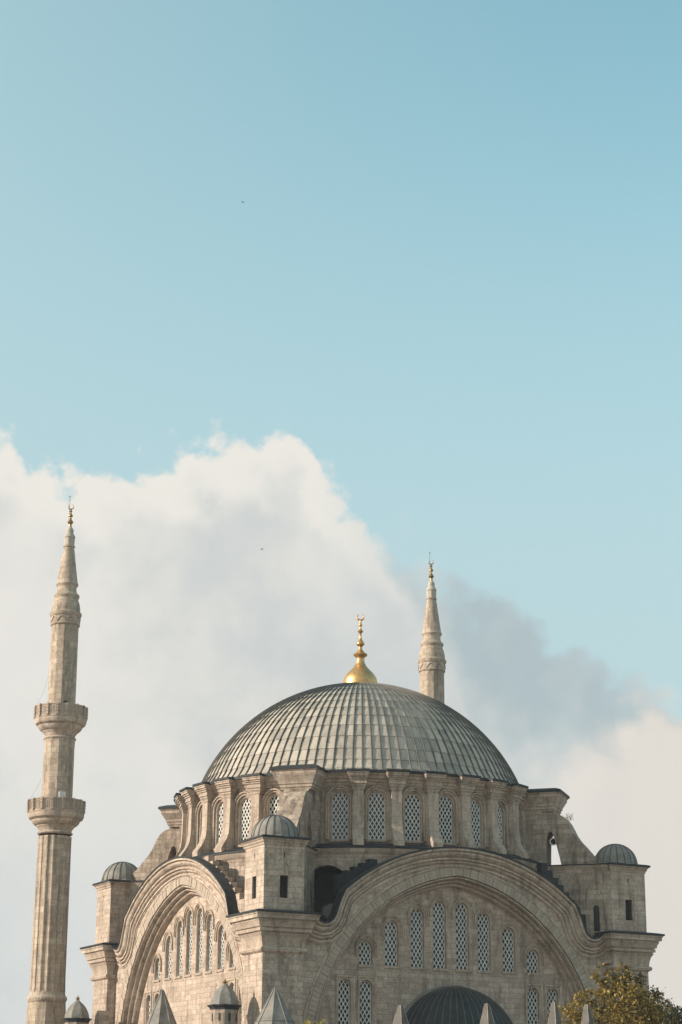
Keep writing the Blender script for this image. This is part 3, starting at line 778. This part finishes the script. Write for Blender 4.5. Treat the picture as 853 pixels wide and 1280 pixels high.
# ---- apse half dome on the front facade
mb = MB(); R = 4.85; cy, cz = -14.0, 5.1
rings = []
for i in range(33):
    a = pi + pi * i / 32
    rr = R * 1.0
    rings.append([(rr * cos(b_) * cos(a), cy + rr * cos(b_) * sin(a) * .8, cz + rr * sin(b_)) for b_ in [pi / 2 * j / 12 for j in range(13)]])
mb.quadstrip(rings)
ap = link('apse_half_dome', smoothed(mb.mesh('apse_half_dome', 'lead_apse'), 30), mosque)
for i in range(1, 24):
    a = pi + pi * i / 24; mb = MB()
    mb.tube([((R + .02) * cos(b_) * cos(a), cy + (R + .02) * cos(b_) * sin(a) * .8, cz + (R + .02) * sin(b_)) for b_ in [pi / 2 * j / 14 for j in range(15)]], .036, 6)
    link('lead_roll', smoothed(mb.mesh('lead_roll', 'lead_seam'), 60), ap)
mb = MB()
path = [(-(R + .12) * cos(pi * i / 30), cz + (R + .12) * sin(pi * i / 30)) for i in range(31)]
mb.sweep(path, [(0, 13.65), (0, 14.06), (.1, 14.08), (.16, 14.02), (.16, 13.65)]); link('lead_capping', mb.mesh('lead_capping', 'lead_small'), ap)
mb = MB(); mb.lathe([(R + .05, G), (R + .05, 4.6), (R + .35, 4.75), (R + .4, 5.1), (R - .1, 5.2)], 32, (0, cy), pi, 2 * pi)
link('apse_wall', mb.mesh('apse_wall', 'stone'), mosque)

# ---- side gallery at the foot of the sunlit facade
mb = MB(); mb.box(-19.6, -15.62, -22.5, 16.0, G, 5.2); gal = link('side_gallery', mb.mesh('side_gallery', 'stone'), mosque)
mb = MB(); mb.hexa([(-19.9, -22.8, 5.2), (-15.55, -22.8, 5.2), (-15.55, 16.2, 5.2), (-19.9, 16.2, 5.2), (-19.9, -22.8, 5.3), (-15.55, -22.8, 5.75), (-15.55, 16.2, 5.75), (-19.9, 16.2, 5.3)])
link('lead_roof', mb.mesh('lead_roof', 'lead_small'), gal)

# ================================================================== things on the gallery
def lantern_turret(x, y, zb, ztop, r, label, dome_ribs=8, body=True):
    t = thing('lantern_turret', (x, y, zb), label, 'turret')
    zc = ztop - r * 1.75
    mb = MB(); mb.lathe([(r * .86, zb), (r * .86, zc)], 8, a0=pi / 8, a1=2 * pi + pi / 8); mb.v = [(a, b_, c_) for a, b_, c_ in mb.v]
    W_ = T(x, y, 0)
    link('body', mb.mesh('body', 'stone_old'), t, W_)
    for i in range(8):
        a = pi / 4 * i + pi / 4; mb = MB(); ap_ = r * .86 * cos(pi / 8)
        mb.box(ap_ - .03, ap_ + .012, -.07, .07, zc - .95, zc - .45); link('slit', mb.mesh('slit', 'iron'), t, W_ @ RZ(a))  # black strips stand in for the shade inside the slits
    mb = MB(); mb.lathe([(r * .8, zc - .25), (r * .9, zc - .2), (r * .92, zc - .08), (r * 1.03, zc - .02), (r * 1.08, zc + .08), (r * .9, zc + .12)], 8, a0=pi / 8, a1=2 * pi + pi / 8); link('cornice', mb.mesh('cornice', 'lead_dark'), t, W_)
    mb = MB(); hd = r * 1.25
    mb.lathe([(r * .96, zc + .08)] + [(r * q, zc + .1 + hd * h) for q, h in [(.94, 0), (.92, .12), (.87, .27), (.78, .44), (.66, .6), (.5, .75), (.33, .87), (.2, .95), (.12, 1.02)]], 48, rf=lambda a, rr, z: rr * (.93 + .07 * abs(cos(4 * a)) ** 3 + (.02 if int(round(a / (2 * pi) * 48)) % 6 == 0 else 0)))
    link('dome', smoothed(mb.mesh('dome', 'lead_small'), 30), t, W_)
    zt = zc + .1 + hd - .05
    mb = MB(); h = ztop - zt
    mb.lathe([(.16, zt), (.09, zt + h * .2), (.17, zt + h * .42), (.08, zt + h * .6), (.04, zt + h * .8), (.01, ztop)], 12); link('finial', smoothed(mb.mesh('finial', 'brass')), t, W_)
    return t
lantern_turret(-17.4, -13.82, 5.6, 9.9, 1.06, 'octagonal stone lantern turret with ribbed dome casting shadow on corner pier')
lantern_turret(-18.5, 10.75, 5.6, 10.12, 1.05, 'small ribbed dome turret with pointed finial beside tall minaret base')
def spire_turret(x, y, zb, ztop, slope, label):
    t = thing('spire_turret', (x, y, zb), label, 'turret'); W_ = T(x, y, 0)
    zc = zb + .5; r = (ztop - zc) * slope
    mb = MB(); mb.lathe([(r * .85, zb), (r * .85, zc)], 8, a0=0.2, a1=2 * pi + .2); link('body', mb.mesh('body', 'stone_old'), t, W_)
    mb = MB(); mb.lathe([(r * .8, zc - .06), (r * 1.05, zc - .04), (r * 1.05, zc + .03), (r, zc + .05), (.07, ztop - .1), (.01, ztop)], 8, a0=0.2, a1=2 * pi + .2)
    sp = link('spire', mb.mesh('spire', 'lead_small'), t, W_)
    for i in range(8):
        a = .2 + pi / 4 * i; mb = MB(); mb.tube([(r * cos(a), r * sin(a), zc + .06), (.07 * cos(a), .07 * sin(a), ztop - .08)], .035, 6); link('hip_roll', mb.mesh('hip_roll', 'lead_small'), sp, W_)
    mb = MB(); zz = zc + (ztop - zc) * .32; rr = (ztop - zz) * slope; mb.lathe([(rr + .03, zz - .02), (rr + .045, zz), (rr + .03, zz + .03), (rr - .03, zz + .04)], 8, a0=.2, a1=2 * pi + .2); link('seam', mb.mesh('seam', 'lead_seam'), sp, W_)
spire_turret(-17.0, -20.6, 5.3, 8.9, .55, 'pale octagonal lead spire standing before the corner pier')
spire_turret(-17.8, -4.2, 5.6, 9.72, .43, 'dark slender lead spire in front of sunlit arched wall')
mb = MB()
for i, (a, z) in enumerate([(0, 8.3), (.75, 8.75), (1.5, 9.0)]): mb.box(-16.9, -16.1, 12.6 - a - .76, 12.6 - a, 5.3, z)
o = link('stepped_parapet', mb.mesh('stepped_parapet', 'stone_old')); tag(o, 'stepped stone parapet between small ribbed dome and pier', 'parapet')

# ================================================================== minarets
uv_r.update({'fluted_shaft': 1.35, 'shaft': 1.2, 'corbel': 1.8, 'cap': 1.0, 'minaret_base': 1.6})
def minaret(x, y, label):
    W_ = T(x, y, 0); t = thing('minaret', (x, y, G), label, 'minaret', 'pair of stone minarets')
    first = not mm
    def add(name, key, parent=None):
        return link(name, mm[key], parent or t, W_)
    if first:
        N12 = dict(n=12, a0=radians(8), a1=2 * pi + radians(8))
        mb = MB(); mb.sqlathe([(.75, G), (.75, 4), (.25, 6.5), (.2, 7)], (0, 0), 1.6, 1.6); mb.lathe([(2.1, 6.5), (1.62, 8.2), (1.48, 10.05)], **N12); mm['base'] = mb.mesh('minaret_base', 'minaret')
        mb = MB(); mb.lathe([(1.4, 10.0), (1.5, 10.06), (1.58, 10.22), (1.6, 10.36), (1.54, 10.5), (1.44, 10.58), (1.42, 10.75), (1.34, 10.9)], 36); mm['torus'] = smoothed(mb.mesh('torus', 'trim'), 30)
        def flute(a, r, z):
            q = (a / (2 * pi) * 16) % 1.0; return r * (1.0 - .07 * abs(sin(pi * q)) ** .6 if .14 < q < .86 else 1.0)
        mb = MB(); mb.lathe([(1.42, 10.8), (1.40, 12), (1.36, 22.9), (1.37, 23.2)], 16 * 12, rf=flute); mm['flute'] = smoothed(mb.mesh('fluted_shaft', 'minaret', uv='cyl'), 35)
        def corbel(z, s):
            mb = MB(); mb.lathe([(r * s, z + h) for r, h in [(1.3, -.12), (1.42, -.06), (1.46, .02), (1.4, .1), (1.32, .16), (1.36, .3), (1.5, .5), (1.56, .55), (1.56, .63), (1.72, .68), (1.9, .85), (1.97, 1.0), (1.98, 1.08), (2.06, 1.1), (2.22, 1.22), (2.3, 1.42), (2.31, 1.55), (2.24, 1.6), (2.3, 1.64), (2.3, 1.74), (1.2, 1.76)]], 36)
            return smoothed(mb.mesh('corbel', 'trim', uv='cyl'), 28)
        mm['corb2'] = corbel(23.45, 1.0); mm['corb1'] = corbel(31.28, .935)
        for nm, z, s in (('p2', 25.15, 1.0), ('p1', 32.98, .935)):
            ro = 2.27 * s; NP = 16; hw_ = ro * tan(pi / NP)
            mb = MB(); mb.box(-hw_ + .09, hw_ - .09, -ro + .03, -ro + .14, z, z + .92)
            for i in range(5): xx = -hw_ + .09 + (2 * hw_ - .18) * (i + .5) / 5; mb.box(xx - .035, xx + .035, -ro - .005, -ro + .031, z + .1, z + .8)
            mb.box(-hw_ + .05, hw_ - .05, -ro - .03, -ro + .16, z + .92, z + .99); mb.box(-hw_ + .09, hw_ - .09, -ro - .02, -ro + .029, z, z + .09)
            mm[nm] = mb.mesh('parapet_panel', 'trim')
            mb = MB(); rp = ro / cos(pi / NP)
            mb.box(-.09, .09, -rp - .05, -rp + .18, z, z + 1.02)
            for i in range(4): mb.box(-.12, .12, -rp - .09, -rp + .12, z + .06 + i * .25, z + .18 + i * .25)
            mm[nm + 'post'] = mb.mesh('parapet_post', 'trim')
        mb = MB(); mb.lathe([(1.3, 25.15), (1.28, 25.6), (1.25, 30.6), (1.28, 31.2)], **N12); mm['sh2'] = mb.mesh('shaft', 'minaret', uv='cyl')
        mb = MB(); mb.lathe([(1.2, 33), (1.17, 33.4), (1.13, 40.5), (1.15, 41.1)], **N12); mm['sh1'] = mb.mesh('shaft', 'minaret', uv='cyl')
        mb = MB(); mb.lathe([(1.12, 40.92), (1.22, 40.96), (1.24, 41.05), (1.21, 41.12), (1.22, 41.7), (1.3, 41.78), (1.34, 41.9), (1.36, 42.0), (1.26, 42.1), (1.2, 42.2), (1.19, 42.5), (1.12, 42.9), (1.02, 43.2), (1.0, 43.32), (1.07, 43.42), (1.1, 43.55), (1.06, 43.68), (.92, 43.78), (.84, 43.95), (.8, 44.2), (.84, 44.38), (.93, 44.5), (.95, 44.6), (.88, 44.72), (.85, 44.85), (.7, 46.0), (.52, 47.3), (.43, 47.85), (.5, 47.9), (.5, 48.0), (.42, 48.05)], 24); mm['cap'] = smoothed(mb.mesh('cap', 'minaret', uv='cyl'), 25)
        mb = MB(); NF = 10
        for i in range(NF):
            a = 2 * pi * i / NF; d_ = 2 * pi / NF
            q = [(a - .45 * d_, 41.62), (a + .45 * d_, 41.62), (a, 41.16)]
            b = len(mb.v)
            for rr in (1.2, 1.28): mb.v += [(rr * cos(u), rr * sin(u), z) for u, z in q]
            mb.f += [(b + 3, b + 4, b + 5), (b, b + 1, b + 4, b + 3), (b + 1, b + 2, b + 5, b + 4), (b + 2, b, b + 3, b + 5)]
        mm['frieze'] = mb.mesh('frieze', 'trim')
        mb = MB(); mb.lathe([(.42, 48.0), (.44, 48.7), (.5, 48.78), (.46, 48.9), (.4, 49.0), (.3, 49.2), (.33, 49.4), (.28, 49.55), (.2, 49.65), (.12, 49.8)], 24, rf=lambda a, r, z: r * (1 + .05 * (1 if sin(8 * a) > 0 else 0)) if z < 48.75 else r); mm['lant'] = smoothed(mb.mesh('lantern', 'lead'), 30)
        mb = MB(); mb.lathe([(.14, 49.7), (.12, 49.95), (.2, 50.05), (.26, 50.15), (.2, 50.28), (.1, 50.4), (.09, 50.6), (.2, 50.7), (.2, 50.78), (.09, 50.9), (.08, 51.05), (.14, 51.13), (.07, 51.22), (.05, 51.4)], 16); mm['fin'] = smoothed(mb.mesh('finial', 'brass'))
        mm['cres'] = smoothed(crescent(.22, .05, 40).mesh('crescent', 'brass'), 60)
        mb = MB(); mb.tube([(-.14, 0, 50.4), (-.14, 0, 52.45)], .016, 6); mb.lathe([(.005, 52.4), (.05, 52.45), (.05, 52.5), (.005, 52.55)], 8, (-.14, 0)); mm['rod'] = mb.mesh('lightning_rod', 'iron')
        mb = MB(); mb.poly([arch_loop(0, .52, 33.0, 34.35, 8)], -1.22, -1.0); mm['door1'] = mb.mesh('doorway', 'iron')  # black arched panel stands in for the shaded door opening
        mb = MB(); mb.box(-.28, .28, -1.36, -1.0, 26.2, 26.75); mm['door2'] = mb.mesh('door_head', 'white_paint')
    add('minaret_base', 'base'); add('torus', 'torus'); add('fluted_shaft', 'flute'); add('shaft', 'sh2'); add('shaft', 'sh1')
    for ck, pk in (('corb2', 'p2'), ('corb1', 'p1')):
        cb = add('balcony', ck)
        for i in range(16):
            a = 2 * pi * i / 16 + .1
            link('parapet_panel', mm[pk], cb, W_ @ RZ(a)); link('parapet_post', mm[pk + 'post'], cb, W_ @ RZ(a + pi / 16))
    c_ = add('cap', 'cap'); add('frieze', 'frieze', c_); add('lantern', 'lant', c_)
    f_ = add('finial', 'fin'); link('crescent', mm['cres'], f_, W_ @ T(0, 0, 51.55) @ RZ(-YAW)); link('lightning_rod', mm['rod'], f_, W_)
    mb = MB(); mb.tube([(-2.05, -.3, 34.0), (-1.5, -.35, 35.2), (-1.16, -.3, 36.6)], .007, 5); mb.tube([(-2.2, -.3, 26.2), (-1.7, -.4, 27.0), (-1.3, -.3, 27.9)], .007, 5); link('cable', mb.mesh('cable', 'iron'), t, W_ @ RZ(-.45))
    link('doorway', mm['door1'], t, W_ @ RZ(-.05)); link('door_head', mm['door2'], t, W_ @ RZ(.0))
mm = {}
minaret(-17.9, 19.44, 'tall pale stone minaret with two balconies standing clear beside the mosque')
minaret(17.9, 19.44, 'slender pointed minaret top rising from behind the great dome')

# ================================================================== loudspeaker and floodlight in the buttress opening
def frame_at(px, py, dist):
    v = vd + r2 * ((px - 426.5) / 2484.7) - u2 * ((py - 640) / 2484.7); return CAM + v * dist
t = thing('loudspeaker', (10.35, -10.75, 21.0), 'round loudspeaker mounted in opening of the drum buttress', 'loudspeaker')
W_ = T(10.30, -11.35, 21.05) @ RZ(-.5)
mb = MB(); mb.lathe([(.05, -.25), (.1, -.2), (.14, -.1), (.27, .1), (.29, .12), (.27, .13), (.12, -.05), (.01, -.05)], 20); mb.v = [(x, -z, y) for x, y, z in mb.v]; link('horn', smoothed(mb.mesh('horn', 'iron')), t, W_)
mb = MB(); mb.lathe([(.22, .125), (.28, .135), (.29, .11), (.2, .1)], 20); mb.v = [(x, -z, y) for x, y, z in mb.v]; link('rim', mb.mesh('rim', 'white_paint'), t, W_)
mb = MB(); mb.box(-.03, .03, .15, .5, -.03, .03); link('bracket', mb.mesh('bracket', 'iron'), t, W_)
t = thing('floodlight', (11.2, -11.6, 20.7), 'small dark floodlight on a bracket seen against the sky', 'floodlight'); W_ = T(11.2, -11.62, 20.72)
mb = MB(); mb.lathe([(.01, -.2), (.14, -.16), (.2, 0), (.17, .14), (.01, .16)], 14); link('lamp_head', smoothed(mb.mesh('lamp_head', 'iron')), t, W_)
mb = MB(); mb.box(-.2, .9, -.03, .03, -.03, .03); link('bracket', mb.mesh('bracket', 'iron'), t, W_ @ RZ(.6))

# ================================================================== precinct wall with pinnacles
mb = MB(); mb.box(-26, 12, -40.5, -39.7, G, 4.6); mb.box(-26.1, 12.1, -40.62, -39.58, 4.6, 4.85)
pw = link('precinct_wall', mb.mesh('precinct_wall', 'stone_old')); tag(pw, 'stone precinct wall carrying small pyramid pinnacles', 'wall')
def pinnacle(x, ztop, label):
    t = thing('stone_pinnacle', (x, -40.1, 4.85), label, 'pinnacle', 'pinnacles on the precinct wall'); W_ = T(x, -40.1, 0) @ RZ(.35)
    mb = MB(); mb.sqlathe([(0, 4.86), (0, 5.2), (.05, 5.25), (.05, 5.35)], (0, 0), .34, .34); link('base', mb.mesh('base', 'stone_old'), t, W_)
    mb = MB(); hh = ztop - 5.35; mb.sqlathe([(0, 5.35), (-.15, 5.35 + hh * .55), (-.29, ztop - .03), (-.31, ztop)], (0, 0), .37, .37); link('pyramid', mb.mesh('pyramid', 'lead_seam'), t, W_)
    for i in range(4):
        a = pi / 4 + pi / 2 * i; q = sqrt(2)
        mb = MB(); mb.tube([(.37 * q * cos(a), .37 * q * sin(a), 5.36), (.22 * q * cos(a), .22 * q * sin(a), 5.35 + hh * .55), (.08 * q * cos(a), .08 * q * sin(a), ztop - .03)], .016, 6); link('edge_roll', mb.mesh('edge_roll', 'trim'), t, W_)
pinnacle(-18.9, 6.75, 'pale edged stone pinnacle left of the apse half dome')
pinnacle(-13.46, 7.02, 'pale edged stone pinnacle overlapping the dark apse half dome')
pinnacle(-9.04, 7.28, 'grey stone pinnacle before low lattice window and golden leaves')
pinnacle(-6.83, 7.2, 'grey stone pinnacle against the middle of the golden tree')

# ================================================================== trees
def leaf_crown(name, mat, clumps, n, size, parent, mw, seed):
    rnd = random.Random(seed); v = []; f = []; tone = []
    tot = sum(c[3] ** 2 for c in clumps)
    for (cx, cy, cz, cr, sq, tb) in clumps:
        k = int(n * cr * cr / tot)
        subs = [(rnd.gauss(0, 1), rnd.gauss(0, 1), rnd.gauss(0, 1)) for _ in range(max(8, k // 26))]
        for i in range(k):
            s_ = subs[rnd.randrange(len(subs))]
            L = sqrt(s_[0] ** 2 + s_[1] ** 2 + s_[2] ** 2) + 1e-6; rr = cr * (.55 + .45 * ((hash((round(s_[0], 3), seed)) % 100) / 100))
            p = Vector((cx + s_[0] / L * rr, cy + s_[1] / L * rr, cz + s_[2] / L * rr * sq)) + Vector((rnd.gauss(0, 1), rnd.gauss(0, 1), rnd.gauss(0, .8))) * cr * .16
            a = Vector((rnd.gauss(0, 1), rnd.gauss(0, 1), rnd.gauss(0, 1))).normalized(); b = a.orthogonal().normalized()
            b = (Matrix.Rotation(rnd.random() * 6.28, 3, a) @ b); c_ = a.cross(b)
            sz = size * rnd.uniform(.6, 1.3); q = len(v)
            v += [tuple(p - b * sz * .9), tuple(p + c_ * sz * .5), tuple(p + b * sz * .9), tuple(p - c_ * sz * .5)]
            f.append((q, q + 1, q + 2, q + 3)); tv = min(1, max(0, tb + rnd.gauss(0, .22))); tone += [tv] * 4
    me = bpy.data.meshes.new(name); me.from_pydata(v, [], f); me.materials.append(M[mat])
    at = me.attributes.new('tone', 'FLOAT', 'POINT'); at.data.foreach_set('value', tone)
    return link(name, me, parent, mw)
def tree(loc, ztop, r, mat, label, clumps, n, size, seed, group=None):
    t = thing('tree', loc, label, 'tree', group); W_ = T(*loc); H = ztop - loc[2]; rnd = random.Random(seed)
    mb = MB(); tr = [(0, 0, 0), (.1, .05, H * .3), (-.1, .1, H * .6), (.05, 0, H * .86)]; mb.tube(tr, [.42, .33, .22, .05], 10)
    for c_ in clumps:
        z0 = H * rnd.uniform(.42, .62); tgt = Vector((c_[0], c_[1], c_[2] - .3))
        p0 = Vector((0, .08, z0)); mid_ = p0.lerp(tgt, .5) + Vector((0, 0, -.3)); mb.tube([p0, mid_, tgt], [.14, .09, .03], 6)
    link('trunk', mb.mesh('trunk', 'bark'), t, W_)
    leaf_crown('crown', mat, clumps, n, size, t, W_, seed)
gz = lambda z: z - G
tree((2.1, -30, G), 10.7, 3, 'leaf_gold', 'golden autumn tree in front of the right corner pier',
     [(-3.5, 0, gz(6.6), 1.3, 1, .62), (-2.4, .2, gz(7.6), 1.0, 1, .66), (-1.4, 0, gz(8.9), .8, 1.3, .7), (-1.0, -.3, gz(9.9), .6, 1.2, .66), (.3, .3, gz(9.3), .9, 1, .25), (.75, 0, gz(10.05), .6, 1.1, .55),
      (1.4, .2, gz(9.2), 1.1, 1.1, .22), (0, -.8, gz(7.9), 1.6, 1, .66), (1.6, -.8, gz(7.6), 1.5, 1, .62), (2.6, 0, gz(8.0), 1.2, 1, .45), (-1.5, -.6, gz(6.4), 1.9, 1, .6), (.6, -1, gz(6.2), 2.2, 1, .6), (2.8, -.6, gz(6.3), 1.9, 1, .4)], 13000, .125, 3)
tree((6.2, -27, G), 8.9, 3, 'leaf_dark', 'dark bushy tree with thinning top beyond the golden tree',
     [(-1.6, 0, gz(7.2), 1.3, 1, .4), (-.6, 0, gz(8.0), 1.0, 1, .35), (.3, .2, gz(7.4), 1.3, .9, .35), (1.3, 0, gz(7.6), .9, 1.2, .5), (1.7, 0, gz(8.3), .45, 1.4, .55), (2.3, 0, gz(7.6), .9, 1, .5), (3.2, 0, gz(7.2), 1.0, 1, .5), (0, 0, gz(6.0), 2.4, 1, .35), (2.6, 0, gz(6.2), 1.8, 1, .35)], 8000, .12, 5)
tree((-21.0, -34, G), 6.25, 1, 'leaf_yellow', 'yellow leaved treetop just below the great shaded arch',
     [(-.45, 0, gz(5.95), .32, 1, .6), (.5, 0, gz(5.95), .3, 1, .6), (0, 0, gz(5.2), .9, 1, .5), (-.5, 0, gz(4.4), 1.3, 1, .4)], 2600, .06, 8)

# ---- weeds rooted on the buttress
def weeds(p, n, h, label, seed):
    rnd = random.Random(seed); t = thing('weed', p, label, 'plant'); mb = MB()
    for i in range(n):
        a = rnd.random() * 6.28; L = h * rnd.uniform(.5, 1); q = Vector((cos(a), sin(a), 0)) * L * rnd.uniform(.2, .8); o_ = Vector((rnd.gauss(0, .22), rnd.gauss(0, .22), -.12))
        mb.tube([o_, o_ + q * .5 + Vector((0, 0, L * .7)), o_ + q + Vector((0, 0, L))], [.012, .009, .004], 4)
    link('stems', mb.mesh('stems', 'bark'), t, T(*p))
    leaf_crown('leaves', 'leaf_yellow', [(0, 0, h * .55, h * .6, .8, .3)], 90, .035, t, T(*p), seed)
weeds((11.55, -11.55, 22.82), 16, .55, 'dry weeds on the curved top of the drum buttress beside the loudspeaker opening', 4)
weeds((-10.9, -10.9, 23.02), 14, .5, 'dry weeds on the drum buttress rising behind the corner tower', 6)

# ================================================================== birds
def bird(px, py, dist, span, roll, heading, label):
    p = frame_at(px, py, dist); t = thing('bird', p, label, 'bird', 'birds in the sky')
    mw = T(*p) @ RZ(heading) @ Matrix.Rotation(roll, 4, 'Y')
    mb = MB(); L = span * .42; mb.tube([(0, -L * .5, 0), (0, -L * .38, .01), (0, -L * .1, 0), (0, L * .25, 0), (0, L * .5, .01)], [.01 * span, .05 * span, .075 * span, .05 * span, .03 * span], 8)
    link('body', smoothed(mb.mesh('body', 'feather'), 60), t, mw)
    for s_ in (-1, 1):
        mb = MB(); q = [(0, .10), (.25, .16), (.5, .02), (.25, -.06), (0, -.08)]
        z = [.02, .10, .04, .10, .02]
        pts = [(s_ * x * span, -y * span, h * span * .7) for (x, y), h in zip(q, z)]
        b = len(mb.v); mb.v += pts + [(x, y, zz - .015 * span) for x, y, zz in pts]
        mb.f += [(0, 1, 3, 4), (1, 2, 3), (5, 9, 8, 6), (6, 8, 7), (0, 5, 6, 1), (1, 6, 7, 2), (2, 7, 8, 3), (3, 8, 9, 4), (4, 9, 5, 0)]
        link('wing', mb.mesh('wing', 'feather'), t, mw)
bird(327.5, 686.5, 300, 1.0, -.42, .48, 'dark bird gliding with tilted wings before the big cloud')
bird(303.5, 252.5, 380, .85, 0, .48, 'tiny dark bird high in the clear blue sky')
bird(108.5, 1215.5, 230, .3, .3, -.5, 'tiny dark bird flying low between minaret and pier')

# ================================================================== haze: thin even air added round the whole place to lift dark tones
mb = MB(); mb.box(-160, 130, -190, 130, G - 2, 62)
hzm = bpy.data.materials.new('haze_air'); hzm.use_nodes = True; hn = hzm.node_tree; hn.nodes.clear()
pv = hn.nodes.new('ShaderNodeVolumePrincipled'); pv.inputs['Color'].default_value = (.93, .96, 1.0, 1); pv.inputs['Density'].default_value = 0.0002; pv.inputs['Anisotropy'].default_value = 0.2
ho = hn.nodes.new('ShaderNodeOutputMaterial'); hn.links.new(pv.outputs[0], ho.inputs['Volume'])
M['haze'] = hzm
hz_o = link('haze', mb.mesh('haze', 'haze')); hz_o['kind'] = 'stuff'
